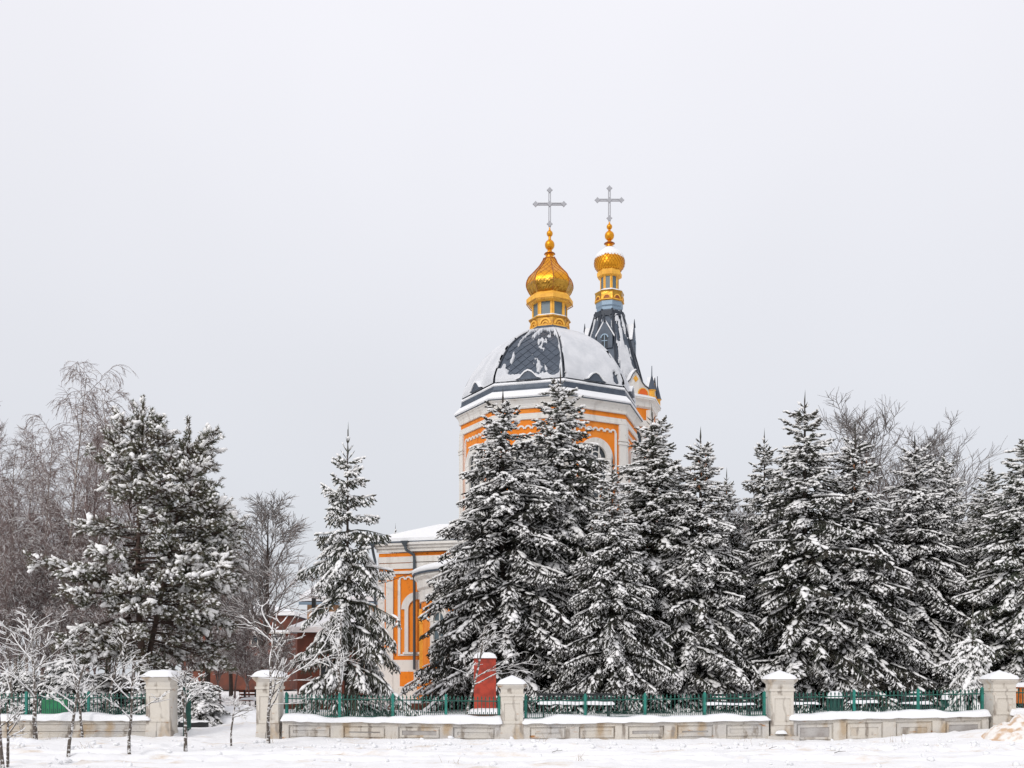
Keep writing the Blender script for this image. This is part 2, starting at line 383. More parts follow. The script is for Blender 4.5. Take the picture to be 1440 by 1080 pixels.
# --- lower body
W_, E_ = 7.8, 5.2
body = MB().prism([(-W_, -E_), (W_, -E_), (W_, 5.2), (-W_, 5.2)], 0, c(8.0)).build('main_body', M['orange'], church)
nave = MB().prism([(-5.2, 5.2), (5.2, 5.2), (5.2, 12.2), (-5.2, 12.2)], 0, c(7.6)).build('nave', M['orange'], church)
MB().add([(-5.6, 5.2, c(7.6)), (5.6, 5.2, c(7.6)), (5.6, 12.2, c(7.6)), (-5.6, 12.2, c(7.6)), (0, 5.2, c(9.4)), (0, 12.2, c(9.4))],
         [(0, 1, 2, 3), (0, 4, 1), (2, 5, 3), (1, 4, 5, 2), (3, 5, 4, 0)]).build('roof', M['snow'], nave)
wing = MB().box(W_, 12.4, -2.6, 3.2, 0, c(6.0)).build('side_wing', M['orange'], church)
MB().box(W_ + .02, 12.5, -2.75, -2.6, c(5.5), c(6.0)).build('cornice', M['white'], wing)
snow_strip('snow_cover', W_ + .05, 12.6, .3, 3.2, c(6.0), .5, wing)

ew = Frame((0, -E_), 0.)                          # east wall of the body
mb = MB()
ew.box(mb, -W_ - .02, W_ + .02, 0, c(.95), 0, .16)                      # plinth
mb.build('plinth', M['white'], body)
mb = MB()                                         # entablature: cornice, bands, string courses
zz = [(8.04, 8.22, .12), (8.22, 8.36, .24), (8.36, 8.48, .38)]
for x0, x1, ex in ((-W_ - .02, -5.92, 0.), (-5.92, W_ + .02, .16)):
    for z0, z1, d in zz: ew.box(mb, x0 - d * .5, x1 + (d * .5 if ex else 0), c(z0), c(z1), 0, d + ex)
    ew.box(mb, x0, x1, c(7.50), c(7.80), 0, .09 + ex); ew.box(mb, x0, x1, c(7.18), c(7.46), 0, .07 + ex); ew.box(mb, x0, x1, c(6.92), c(7.06), 0, .10 + ex)
mb.build('cornice', M['white'], body)
mb = MB()
for s in (-1, 1):
    mb2 = MB()
    a, b = (-W_ - .03, -6.98) if s < 0 else (6.98, W_ + .03)
    ew.box(mb2, a, b, c(2.5), c(6.92), 0, .10); ew.box(mb2, a, b, c(.95), c(2.5), 0, .13)
    mb2.build('pilaster', M['white'], body)
    mid = (a + b) / 2
    l = MB(); ew.box(l, mid - .025, mid + .025, c(3.2), c(6.55), .1, .112); ew.box(l, a + .06, b - .03, c(6.55), c(6.60), .1, .112); ew.box(l, a + .06, b - .03, c(3.15), c(3.2), .1, .112)
    l.build('painted_line', M['orange'], body)
mb = MB(); ew.box(mb, -6.97, 6.97, c(.95), c(2.5), 0, .11); mb.build('dado', M['white'], body)
for s in (-1, 1):
    ctr = 5.64 * s
    for q in (-.575, .575):
        mb = MB(); ew.box(mb, ctr + q - .375, ctr + q + .375, c(1.15), c(1.9), .11, .125); mb.build('dado_panel', M['orange'], body)
    mb = MB()                                     # scalloped white moulding round the panel
    for q in (-1, 1): ew.box(mb, ctr + q * 1.02 - .07, ctr + q * 1.02 + .07, c(2.78), c(6.62), 0, .06)
    ew.box(mb, ctr - 1.09, ctr + 1.09, c(2.72), c(2.80), 0, .06)
    for k in range(6): ew.arch(mb, ctr - .85 + .34 * k, c(6.62), .10, .18, 0, .06, n=8)
    mb.build('moulding', M['white'], body)
    mb = MB()                                     # blind arch
    ew.arch(mb, ctr, c(5.1), .50, .88, 0, .11); ew.box(mb, ctr - .70, ctr - .50, c(2.87), c(5.1), 0, .11); ew.box(mb, ctr + .50, ctr + .70, c(2.87), c(5.1), 0, .11)
    ew.box(mb, ctr - .78, ctr + .78, c(2.80), c(2.9), 0, .16)
    mb.build('niche_frame', M['white'], body)
# roof of the body with its blanket of snow
def hip(mb, e, z0, z1, top, th=0.):
    a = [(-W_ - e, -E_ - e), (W_ + e, -E_ - e), (W_ + e, E_ + e), (-W_ - e, E_ + e)]; b = [(-top, -top), (top, -top), (top, top), (-top, top)]
    return mb.add([(x, y, z0) for x, y in a] + [(x, y, z0 + .06 + th) for x, y in a] + [(x, y, z1 + th) for x, y in b],
                  [(3, 2, 1, 0)] + [(i, (i + 1) % 4, 4 + (i + 1) % 4, 4 + i) for i in range(4)] + [(4 + i, 4 + (i + 1) % 4, 8 + (i + 1) % 4, 8 + i) for i in range(4)] + [(8, 9, 10, 11)])
roof = hip(MB(), .42, c(8.48), c(9.30), 4.7).build('roof', M['roof'], church)
sn = hip(MB(), .40, c(8.545), c(9.35), 4.7, .12).build('snow_cover', M['snow'], roof)
MB().tube([(-4.0, -1.6, c(9.2)), (-4.0, -1.6, c(9.65)), (-4.0, -1.6, c(9.9)), (-4.0, -1.6, c(10.85))], [.13, .09, .075, .03], 8).build('vent_spike', M['black'], church)

# drainpipes
def drain(pts, name='drainpipe'):
    mb = MB().tube(pts, .075, 8); p = pts[0]
    mb.taper(p[0], p[1], .08, .08, p[2] - .02, .2, .16, p[2] + .22)
    mb.build(name, M['drain'], church)
drain([(-6.15, -E_ - .5, c(8.32)), (-6.1, -E_ - .5, c(8.1)), (-5.75, -E_ - .32, c(7.85)), (-5.72, -E_ - .32, c(7.6)), (-5.72, -E_ - .32, c(2.0))])
drain([(-W_ - .2, -E_ - .4, c(8.3)), (-W_ - .2, -E_ - .2, c(7.9)), (-W_ - .14, -E_ - .16, c(7.6)), (-W_ - .14, -E_ - .16, c(.6))])

# --- apse
AR = 4.75; AC = (0, -E_ - 1.0)
apse = MB().lathe([(AR, 0), (AR, c(5.9))], 20, 0, AC, -pi / 2, pi / 2).build('apse', M['orange'], church)
MB().box(-AR, AR, AC[1], -E_ + .01, 0, c(5.9)).build('apse_shoulder', M['orange'], church)
MB().lathe([(AR + .01, c(5.2)), (AR + .08, c(5.22)), (AR + .08, c(5.75)), (AR + .2, c(5.85)), (AR + .22, c(6.2)), (AR + .36, c(6.35)), (AR + .36, c(6.48)), (AR - .2, c(6.5))], 20, 0, AC, -pi / 2 - .12, pi / 2 + .12).build('cornice', M['white'], apse)
MB().lathe([(AR + .22, 0), (AR + .22, c(1.55)), (AR + .02, c(1.6))], 20, 0, AC, -pi / 2, pi / 2).build('plinth', M['orange'], apse)
MB().lathe([(AR + .24, c(1.6)), (AR + .3, c(1.62)), (AR + .3, c(1.74)), (AR + .2, c(1.92)), (AR + .01, c(1.98))], 20, 0, AC, -pi / 2, pi / 2).build('ledge_snow', M['snow'], apse)
MB().lathe([(AR + .44, c(6.46)), (AR + .44, c(6.55)), (.05, c(8.1))], 20, 0, AC, -pi / 2 - .1, pi / 2 + .1).build('apse_roof', M['roof'], apse)
MB().lathe([(AR + .40, c(6.54)), (AR + .47, c(6.6)), (AR + .44, c(6.74)), (AR + .2, c(6.86)), (.05, c(8.25))], 24, 0, AC, -pi / 2 - .1, pi / 2 + .1).build('snow_cover', M['snow'], apse, True)
MB().tube([(AC[0] - AR - .22, AC[1] - .55, c(6.4)), (AC[0] - AR - .12, AC[1] - .6, c(6.0)), (AC[0] - AR - .12, AC[1] - .6, c(.6))], .07, 8).build('drainpipe', M['drain'], church)
for th in (-68, -34, 0, 34, 68):
    a = radians(th); fr = Frame((AC[0] + apo(AR) * 1.0 * sin(a) * 1.075, AC[1] - apo(AR) * 1.075 * cos(a)), a)
    mb = MB(); fr.box(mb, -.42, .42, c(2.1), c(4.2), -.05, .04); fr.arch(mb, 0, c(4.2), .0, .42, -.05, .04)
    mb.build('window_glass', M['lglass'], apse)
    mb = MB(); fr.arch(mb, 0, c(4.2), .42, .72, -.1, .14); fr.box(mb, -.68, -.42, c(2.05), c(4.2), -.1, .12); fr.box(mb, .42, .68, c(2.05), c(4.2), -.1, .12)
    fr.box(mb, -.03, .03, c(2.1), c(4.6), .03, .07); fr.box(mb, -.42, .42, c(3.1), c(3.16), .03, .065); fr.box(mb, -.42, .42, c(4.17), c(4.23), .03, .065)
    mb.build('window_frame', M['gold_paint'] if abs(th) > 50 else M['white'], apse)

# --- drum
DR = 4.83
drum = MB().lathe([(DR, c(8.4)), (DR, c(15.2))], 8, V8).build('drum', M['orange'], church)
MB().lathe([(DR + .02, c(14.58)), (DR + .09, c(14.6)), (DR + .09, c(14.72)), (DR + .05, c(14.74)), (DR + .05, c(14.90)), (DR + .01, c(14.91))], 8, V8, cap=False).build('frieze', M['white'], drum)
MB().lathe([(DR + .02, c(15.14)), (DR + .10, c(15.15)), (DR + .12, c(15.22)), (DR + .10, c(15.25)), (DR + .13, c(15.38)), (DR + .22, c(15.52)), (DR + .29, c(15.57)), (DR + .29, c(15.62)), (DR + .0, c(15.63))], 8, V8, cap=False).build('cornice', M['white'], drum)
for k in range(8):
    a = k * pi / 4; fr = Frame((apo(DR) * sin(a), -apo(DR) * cos(a)), a); hw = DR * sin(pi / 8)
    for s in (-1, 1):
        mb = MB()
        u0, u1 = sorted((s * (hw - .40), s * (hw + .03)))
        fr.box(mb, u0, u1, c(8.6), c(14.58), 0, .10)
        u0, u1 = sorted((s * (hw - .44), s * (hw + .05)))
        fr.box(mb, u0, u1, c(13.55), c(13.68), 0, .14); fr.box(mb, u0, u1, c(13.72), c(13.82), 0, .16)
        fr.box(mb, u0, u1, c(8.6), c(9.6), 0, .14)
        mb.build('pilaster', M['white'], drum)
    mb = MB()
    for s in (-1, 1): fr.box(mb, *sorted((s * 1.19, s * 1.30)), c(9.6), c(14.12), 0, .06)
    for q in range(7): fr.arch(mb, -1.08 + .36 * q, c(14.12), .105, .19, 0, .06, n=8)
    mb.build('scalloped_moulding', M['white'], drum)
    mb = MB(); fr.arch(mb, 0, c(12.75), .62, 1.0, 0, .16); fr.box(mb, -1.0, -.62, c(10.0), c(12.75), 0, .14); fr.box(mb, .62, 1.0, c(10.0), c(12.75), 0, .14); fr.box(mb, -1.1, 1.1, c(9.85), c(10.0), 0, .22)
    mb.build('window_surround', M['white'], drum)
    mb = MB(); fr.box(mb, -.62, .62, c(10.0), c(12.75), 0, .02); fr.arch(mb, 0, c(12.75), .0, .62, 0, .02)
    mb.build('window_glass', M['glass'], drum)
    mb = MB()
    for u in (-.2, .2): fr.box(mb, u - .03, u + .03, c(10.0), c(13.3), .02, .06)
    for z in (10.7, 11.4, 12.1, 12.75): fr.box(mb, -.62, .62, c(z - .03), c(z + .03), .02, .055)
    fr.arch(mb, 0, c(12.75), .28, .34, .02, .058)
    mb.build('window_muntins', M['white'], drum)

# --- dome
eave = MB().lathe([(5.02, c(15.62)), (5.17, c(15.63)), (5.17, c(15.68)), (4.92, c(15.98)), (4.86, c(16.0)), (4.86, c(16.16)), (4.82, c(16.2)), (4.80, c(16.42)), (4.72, c(16.5)), (4.70, c(16.62)), (4.60, c(16.66))], 8, V8).build('dome_eave', M['roof'], church)
MB().lathe([(5.17, c(15.66)), (5.21, c(15.72)), (5.18, c(15.79)), (4.96, c(16.02)), (4.90, c(16.08)), (4.85, c(16.05))], 8, V8, cap=False).build('eave_snow', M['snow'], eave)
MB().lathe([(4.80, c(16.40)), (4.84, c(16.45)), (4.80, c(16.53)), (4.70, c(16.58))], 8, V8, cap=False).build('ledge_snow', M['snow'], eave)
prof = np.array([(4.64, 16.6), (4.60, 16.9), (4.38, 17.42), (4.06, 18.0), (3.6, 18.62), (2.98, 19.2), (2.2, 19.72), (1.65, 19.98), (1.2, 20.12)])
def smooth_prof(p, n):
    t = np.linspace(0, len(p) - 1, n); out = []
    for q in t:
        i = int(min(q, len(p) - 2)); f = q - i
        p0, p1, p2, p3 = p[max(i - 1, 0)], p[i], p[i + 1], p[min(i + 2, len(p) - 1)]
        out.append(.5 * ((2 * p1) + (-p0 + p2) * f + (2 * p0 - 5 * p1 + 4 * p2 - p3) * f * f + (-p0 + 3 * p1 - 3 * p2 + p3) * f ** 3))
    return np.array(out)
DP = smooth_prof(prof, 33)
dome = MB().lathe([(r, c(z)) for r, z in DP], 8, V8).build('dome', M['roof'], church, True, 25)
def dome_pt(k, u, v, off=0.):
    """point on facet k (0 looks along -y); u -1..1 across, v 0..1 up"""
    t = np.clip(v, 0, 1) * 32; i = np.minimum(t.astype(int), 31); f = (t - i)
    r = DP[i, 0] * (1 - f) + DP[i + 1, 0] * f; z = DP[i, 1] * (1 - f) + DP[i + 1, 1] * f
    dr = DP[i + 1, 0] - DP[i, 0]; dz = DP[i + 1, 1] - DP[i, 1]; ln = np.hypot(dr, dz); nr, nz = dz / ln, -dr / ln
    a = k * pi / 4; ap = r * cos(pi / 8) + off * nr; hw = r * sin(pi / 8)
    return np.stack([ap * sin(a) + u * hw * cos(a), -ap * cos(a) + u * hw * sin(a), c(z) + off * nz], -1)
# ribs at the eight arrises
for k in range(8):
    a = V8 + k * pi / 4
    MB().tube([((r + .02) * sin(a), -(r + .02) * cos(a), c(z)) for r, z in DP[::2]], .055, 6).build('rib', M['rib'], dome, True)
# diamond shingles of the bare facet (face 0), each a thin proud plate
rngd = np.random.default_rng(3)
rows, tw = 19, .50
for j in range(rows):
    vc = (j + .9) / (rows + 1.2)
    hwid = float(np.interp(vc * 32, np.arange(33), DP[:, 0])) * sin(pi / 8)
    n = int(hwid * 2 / tw) + 2
    for q in range(-n, n + 1):
        uc = (q + (.5 if j % 2 else 0)) * tw
        if abs(uc) > hwid - .12: continue
        dv = .95 / (rows + 1.2); du = tw / 2 * .94
        loc = [(-du, 0), (0, -dv), (du, 0), (0, dv)]
        us = np.array([np.clip((uc + a) / hwid, -.97, .97) for a, b in loc]); vs_ = np.array([vc + b * .96 for a, b in loc])
        top = dome_pt(0, us, vs_, np.array([.022, .034, .022, .012]) + rngd.uniform(-.003, .003)); bot = dome_pt(0, us, vs_, 0.0)
        MB().add(list(top) + list(bot), [(0, 1, 2, 3), (0, 4, 5, 1), (1, 5, 6, 2), (2, 6, 7, 3), (3, 7, 4, 0)]).build('shingle', M['roof'], dome)
# snow lying on the other facets and in patches on the bare one
def dome_snow(k, n=64):
    u = np.linspace(-.99, .99, n); v = np.linspace(0, 1, n); U, Vv = np.meshgrid(u, v)
    if k == 0:
        f = fbm(U * 4.2 + 3, Vv * 5.5 + 11, 4) + .16 * (fbm(U * 17, Vv * 21 + 4, 3) - .44)
        m = f - .60 + .16 * sst(.45, .7, Vv) - .12 * sst(.90, .97, Vv) + .7 * (1 - sst(.04, .13 + .05 * vn(U * 6, U * 0 + 5), Vv)) + .34 * sst(-.45, -.8, U) * (1 - sst(.12, .42, Vv)) - .3 * sst(-.62, -.8, U) * sst(.15, .3, Vv) + .28 * sst(.86, .97, U)
        m = m + .3 * sst(.975, 1, Vv)
    else:
        m = .22 + .35 * (fbm(U * 2 + k * 5, Vv * 3 + k, 4) - .5) - .25 * sst(.93, 1., np.abs(U)) * (fbm(U * 8 + k, Vv * 7, 2) > .36) + .2 * (1 - sst(0, .1, Vv))
        if k in (1,): m = m - .5 * np.exp(-((U - .80) / .07) ** 2 - ((Vv - .13) / .09) ** 2)
    th = .03 + .11 * sst(0, .12, m) + .02 * (fbm(U * 9, Vv * 9 + k, 3) - .5)
    P = dome_pt(k, U, Vv, th); idx = np.arange(n * n).reshape(n, n)
    ok = m > 0
    fq = np.stack([idx[:-1, :-1], idx[:-1, 1:], idx[1:, 1:], idx[1:, :-1]], -1).reshape(-1, 4)
    keep = (ok[:-1, :-1] & ok[:-1, 1:] & ok[1:, 1:] & ok[1:, :-1]).reshape(-1)
    # lip: pull the rim vertices of each patch down on to the roof
    rim = ok & ~(np.roll(ok, 1, 0) & np.roll(ok, -1, 0) & np.roll(ok, 1, 1) & np.roll(ok, -1, 1))
    P2 = dome_pt(k, U, Vv, np.where(rim, .004, th))
    o = link('snow_patch' if k == 0 else 'snow_cover', npmesh('dome_snow', P2.reshape(-1, 3), [fq[keep]], True, M['roof_snow']), dome)
    o['kind'] = 'stuff'
for k in range(8): dome_snow(k, 140 if k == 0 else 56)
# small ogee gablets along the foot of the dome
for k in range(8):
    a = k * pi / 4; R0 = apo(4.78); fr = Frame((R0 * sin(a), -R0 * cos(a)), a)
    half = [(-.62, 0), (-.42, .06), (-.30, .20), (-.17, .33), (0, .40), (.17, .33), (.30, .20), (.42, .06), (.62, 0)]
    mb = MB(); fr.poly(mb, [(u, c(16.62) + z) for u, z in half], -.45, .12)
    g = mb.build('gablet', M['roof'], church)
    vs = []; fs = []
    for i, (u, z) in enumerate(half):
        lift = .10 if 0 < i < 8 else .03
        for d, dz in ((.17, .0), (.17, lift * .8), (-.5, lift), (-.5, 0)): vs.append(fr.p(u * 1.06, d, c(16.63) + z + dz))
    for i in range(len(half) - 1):
        for q in range(4): fs.append((i * 4 + q, i * 4 + 4 + q, i * 4 + 4 + (q + 1) % 4, i * 4 + (q + 1) % 4))
    MB().add(vs, fs).build('snow_cover', M['snow'], g)

# --- lantern and gilt cupola (radii in photo pixels at 58 m)
def cupola(parent, cx_, cy_, Y, base_py, s_, zoff, onion, neck, n_on, cross_rows, rot, snowy, lr, rings):
    pass
k58 = 58 / F
def r_(px): return px * k58
def z_(py): return c(Z_(py, 58))
collar = MB().lathe([(r_(32), z_(474)), (r_(31), z_(470)), (r_(29), z_(466)), (r_(27), z_(465))], 8, V8).build('lantern_base', M['roof'], church)
MB().lathe([(r_(33), z_(475)), (r_(33), z_(472.5)), (r_(31.5), z_(470.3)), (r_(30), z_(470))], 8, V8, cap=False).build('snow_cover', M['snow'], collar)
gall = MB().lathe([(r_(27.5), z_(466)), (r_(27.5), z_(453))], 8, V8).build('arched_gallery', M['gold_dull'], church)
for k in range(8):
    a = k * pi / 4; fr = Frame((apo(r_(27.5)) * sin(a), -apo(r_(27.5)) * cos(a)), a)
    mb = MB()
    fr.arch(mb, 0, z_(463.5), .24, .33, 0, .06, n=10); fr.arch(mb, 0, z_(463.5), .10, .16, 0, .05, n=8); fr.box(mb, -.38, .38, z_(466), z_(464), 0, .045)
    mb.build('arch_trim', M['gold_paint'], gall)
MB().lathe([(r_(28), z_(454)), (r_(30), z_(453)), (r_(30), z_(451.5)), (r_(28), z_(451))], 8, V8).build('gallery_cornice', M['gold_dull'], church)
MB().lathe([(r_(28.5), z_(451.3)), (r_(28.5), z_(450.3)), (r_(24), z_(448)), (r_(20), z_(447.5))], 8, V8).build('ledge_snow', M['snow'], church, True)
lan = MB().lathe([(r_(23.6), z_(452)), (r_(23.6), z_(427))], 8, V8).build('lantern', M['gold_paint'], church)
for k in range(8):
    a = k * pi / 4; fr = Frame((apo(r_(23.6)) * sin(a), -apo(r_(23.6)) * cos(a)), a)
    mb = MB(); fr.box(mb, -.25, .25, z_(449), z_(429), 0, .02); mb.build('window_glass', M['lglass'], lan)
    for s in (-1, 1):
        mb = MB(); fr.box(mb, *sorted((s * .25, s * .36)), z_(450), z_(428), 0, .06); mb.build('pilaster', M['gold_paint'], lan)
cg = MB().lathe([(r_(25), z_(431)), (r_(30), z_(430)), (r_(33), z_(428)), (r_(33.2), z_(423)), (r_(29), z_(418.5)), (r_(26), z_(418))], 8, V8).build('cupola_cornice', M['gold_paint'], church)
mb = MB()
for k in range(8):                                # hanging fringe of short teeth
    a = k * pi / 4; R1 = apo(r_(33)); fr = Frame((R1 * sin(a), -R1 * cos(a)), a)
    for q in range(12): fr.poly(mb, [(-.46 + .08 * q, z_(429)), (-.42 + .08 * q, z_(430.6)), (-.38 + .08 * q, z_(429))], -.01, .015)
t_ = mb.build('fringe', M['gold_dull'], cg); t_['kind'] = 'stuff'
on = smooth_prof(np.array([(25.5, 418), (30, 412), (33.2, 403), (30.5, 392.6), (22.5, 383.7), (14.8, 375), (10.4, 368), (8.2, 363)]), 29)
onion = MB().lathe([(r_(r), z_(z)) for r, z in on], 8, V8).build('cupola', M['gold'], church, True, 24)
for k in range(8):
    a = V8 + k * pi / 4
    MB().tube([((r_(r) + .01) * sin(a), -(r_(r) + .01) * cos(a), z_(z)) for r, z in on], .022, 5).build('seam', M['bronze'], onion, True)
# diamond sheets: proud lattice joints running over every lobe
mb = MB()
for k in range(8):
    a = k * pi / 4
    def op(u, v):
        t = min(max(v, 0), 1) * 28; i = int(min(t, 27)); f = t - i
        r = on[i, 0] * (1 - f) + on[i + 1, 0] * f; z = on[i, 1] * (1 - f) + on[i + 1, 1] * f
        ap = apo(r_(r)) + .008; hw = r_(r) * sin(pi / 8)
        return (ap * sin(a) + u * hw * cos(a), -ap * cos(a) + u * hw * sin(a), z_(z))
    for q in range(-5, 7):
        for s in (-1, 1):
            pts = [(u, (q + s * u * 1.0) * .16 + .04) for u in np.linspace(-1, 1, 9)]
            pts = [p for p in pts if 0 <= p[1] <= .97]
            if len(pts) > 1: mb.tube([op(u, v) for u, v in pts], .006, 4, False)
t_ = mb.build('sheet_joint', M['bronze'], onion); t_['kind'] = 'stuff'
# dented lower skirt of the cupola: crumpled foil-like band in darker gilt
n1, n2 = 96, 7; vs = []; fs = []; rg = np.random.default_rng(8)
for j in range(n2):
    py = 417.5 - j * 2.6
    rr = np.interp(-py, -on[:, 1], on[:, 0])
    for i in range(n1):
        a = 2 * pi * i / n1; k8 = ((a - V8) / (pi / 4)) % 1
        oc = cos(pi / 8) / cos((k8 - .5) * pi / 4)
        top = .0 if j == n2 - 1 else rg.uniform(.006, .05)
        R = r_(rr) * oc + top
        vs.append((R * sin(a), -R * cos(a), z_(py) + rg.uniform(-.02, .02)))
for j in range(n2 - 1):
    for i in range(n1): fs.append((j * n1 + i, j * n1 + (i + 1) % n1, (j + 1) * n1 + (i + 1) % n1, (j + 1) * n1 + i))
MB().add(vs, fs).build('dented_skirt', M['gold_dark'], onion)

def finial(parent, k_, zf, rows, nm='finial'):
    fi = MB(); fi.lathe([(k_ * r, zf(z)) for r, z in rows], 16)
    return fi.build(nm, M['gold'], parent, True, 40)
fin = finial(church, k58, z_, [(8.3, 365.5), (8.5, 364), (5.2, 362.5), (4.8, 360), (7.0, 358), (7.0, 356.2), (3.8, 354.5), (3.0, 352)] + [(max(6.9 * sin(pi * j / 10), 2.3), 344.6 + 7.4 * cos(pi * j / 10)) for j in range(1, 10)] + [(1.9, 336), (1.9, 333.5)] + [(max(4.4 * sin(pi * j / 8), 1.4), 328.6 + 4.6 * cos(pi * j / 8)) for j in range(1, 8)] + [(1.1, 322), (.8, 318)])
MB().lathe([(k58 * 8.2, z_(365.9)), (k58 * 9.0, z_(365.0)), (k58 * 8.2, z_(364.2))], 16).build('ring', M['bronze'], fin)
MB().lathe([(k58 * 6.5, z_(358.4)), (k58 * 8.0, z_(357.4)), (k58 * 6.6, z_(356.3))], 16).build('ring', M['bronze'], fin)

def cross(parent, k_, zf, cx_, top, bar, foot, half, nm='cross'):
    """open double-bar cross with diamond ends, local x is the bar direction"""
    mb = MB(); zt, zb, z0, hx = zf(top), zf(bar), zf(foot), half * k_
    g = 1.15 * k_; t = .66 * k_
    for s in (-1, 1):
        mb.box(cx_ + s * g - t, cx_ + s * g + t, -.045, .045, z0, zt - 2.5 * k_)
        mb.box(cx_ - hx + 2 * k_, cx_ + hx - 2 * k_, -.04, .04, zb + s * g - t, zb + s * g + t)
    def dia(x, z, r, vert):
        p = [(0, -1), (.55, -.35), (1, 0), (.55, .35), (0, 1), (-.55, .35), (-1, 0), (-.55, -.35)]
        vs = [(x + a * r, -.06, z + b * r) for a, b in p] + [(x + a * r, .06, z + b * r) for a, b in p]
        mb.add(vs, [tuple(range(8)), tuple(range(15, 7, -1))] + [(i, 8 + i, 8 + (i + 1) % 8, (i + 1) % 8) for i in range(8)])
    r = 4.1 * k_
    dia(cx_, zt - 3.4 * k_, r, 1); dia(cx_ - hx + r * .9, zb, r, 0); dia(cx_ + hx - r * .9, zb, r, 0); dia(cx_, zf(foot) + 4. * k_, r, 1); dia(cx_, zb, 4.0 * k_, 0)
    mb.tube([(cx_, 0, z0 - .25), (cx_, 0, z0 + .3)], 1.0 * k_, 8)
    o = mb.build(nm, M['silver'], parent); return o
cr = cross(church, k58, z_, 0, 264, 287, 319, 23.5); cr.rotation_euler = (0, 0, radians(16))
cr2 = MB(); cr2.box(-.5, .5, -.03, .03, 0, .02); bpy.data.meshes  # (snow on the bars follows)
MB().box(-20 * k58, 20 * k58, -.035, .035, z_(287) + 1.75 * k58, z_(287) + 2.5 * k58).build('snow_cover', M['snow'], cr)

# ------------------------------------------------------------------ bell tower, behind on the right
TY = 72.; kT = TY / F; TB = .55
tower = thing('bell_tower', 'bell tower with grey-blue tent spire, small snow-topped gold cupola and cross right of the dome', 'bell tower', (X_(857, TY), TY, TB), CA)
def tz(py): return Z_(py, TY) - TB
def tr(px): return px * kT
tb = MB().lathe([(tr(66), 0), (tr(66), tz(578))], 8, V8).build('shaft', M['orange'], tower)
MB().lathe([(tr(66.5), tz(612)), (tr(69), tz(611)), (tr(69), tz(603)), (tr(67), tz(602))], 8, V8, cap=False).build('string_course', M['white'], tb)
MB().lathe([(tr(66), tz(586)), (tr(69), tz(584)), (tr(70), tz(578)), (tr(74), tz(575)), (tr(74), tz(572.5)), (tr(60), tz(571))], 8, V8).build('cornice', M['white'], tb)
MB().lathe([(tr(74.5), tz(573)), (tr(74.5), tz(571)), (tr(68), tz(568)), (tr(62), tz(568))], 8, V8, cap=False).build('ledge_snow', M['snow'], tb)
for k in range(8):
    a = V8 + k * pi / 4
    R = tr(66); fr = Frame(((R + .02) * sin(a), -(R + .02) * cos(a)), a)
    mb = MB(); fr.box(mb, -.28, .28, 0, tz(588), -.3, .12); mb.build('pilaster', M['white'], tb)
    # corner pinnacle
    p = MB(); R = tr(69)
    p.lathe([(.20, tz(571)), (.20, tz(562)), (.27, tz(561)), (.27, tz(560)), (.20, tz(559.5)), (.025, tz(541)), (.018, tz(528))], 8, 0, (R * sin(a), -R * cos(a)))
    pn = p.build('pinnacle', M['gold_paint'], tower)
    MB().lathe([(.29, tz(560.2)), (.24, tz(558)), (.035, tz(540)), (.022, tz(527))], 8, 0, (R * sin(a), -R * cos(a))).build('cap', M['roof'], pn)
for k in range(8):                                # ogee gables
    a = k * pi / 4; R = apo(tr(66)); fr = Frame((R * sin(a), -R * cos(a)), a)
    hw = tr(66) * sin(pi / 8) * .96; z0 = tz(571); hh = tz(537) - z0
    og = [(-1, 0), (-1, .22), (-.86, .36), (-.62, .44), (-.40, .58), (-.22, .82), (0, 1), (.22, .82), (.40, .58), (.62, .44), (.86, .36), (1, .22), (1, 0)]
    mb = MB(); fr.poly(mb, [(u * hw, z0 + v * hh) for u, v in og], -.25, .10)
    g = mb.build('gable', M['white'], tower)
    for s in (-.5, .5):
        mb = MB(); fr.arch(mb, s * hw, z0 + .10 * hh, .0, .36, .1, .13, n=10); mb.build('lunette', M['lunette'], g)
        mb = MB(); fr.arch(mb, s * hw, z0 + .10 * hh, .36, .42, .1, .15, n=10); mb.build('lunette_rim', M['gold_paint'], g)
    mb = MB(); q = z0 + .68 * hh; fr.poly(mb, [(-.2, q), (0, q - .22), (.2, q), (0, q + .22)], .1, .125); fr.poly(mb, [(-.12, q), (0, q - .13), (.12, q), (0, q + .13)], .126, .14)
    mb.build('diamond_panel', M['gold_paint'], g)
    mb = MB()
    for (u0, v0), (u1, v1) in zip(og[1:-2], og[2:-1]):
        fr.poly(mb, [(u0 * hw, z0 + v0 * hh), (u1 * hw, z0 + v1 * hh), (u1 * hw * 1.02, z0 + v1 * hh + .05), (u0 * hw * 1.02, z0 + v0 * hh + .05)], -.35, .17)
    mb.build('edge_trim', M['rib'], g)
    mb = MB()
    for (u0, v0), (u1, v1) in zip(og[1:-2], og[2:-1]):
        fr.poly(mb, [(u0 * hw, z0 + v0 * hh + .05), (u1 * hw, z0 + v1 * hh + .05), (u1 * hw * 1.02, z0 + v1 * hh + .12), (u0 * hw * 1.02, z0 + v0 * hh + .12)], -.35, .12)
    mb.build('snow_cover', M['snow'], g)
    mb = MB(); fr.box(mb, -.5, .5, tz(700), tz(628), -.3, .02); fr.arch(mb, 0, tz(628), 0, .5, -.3, .02); mb.build('bell_opening', M['glass'], tb)
    mb = MB(); fr.arch(mb, 0, tz(628), .5, .72, 0, .12); fr.box(mb, -.72, -.5, tz(700), tz(628), 0, .1); fr.box(mb, .5, .72, tz(700), tz(628), 0, .1); mb.build('opening_frame', M['white'], tb)
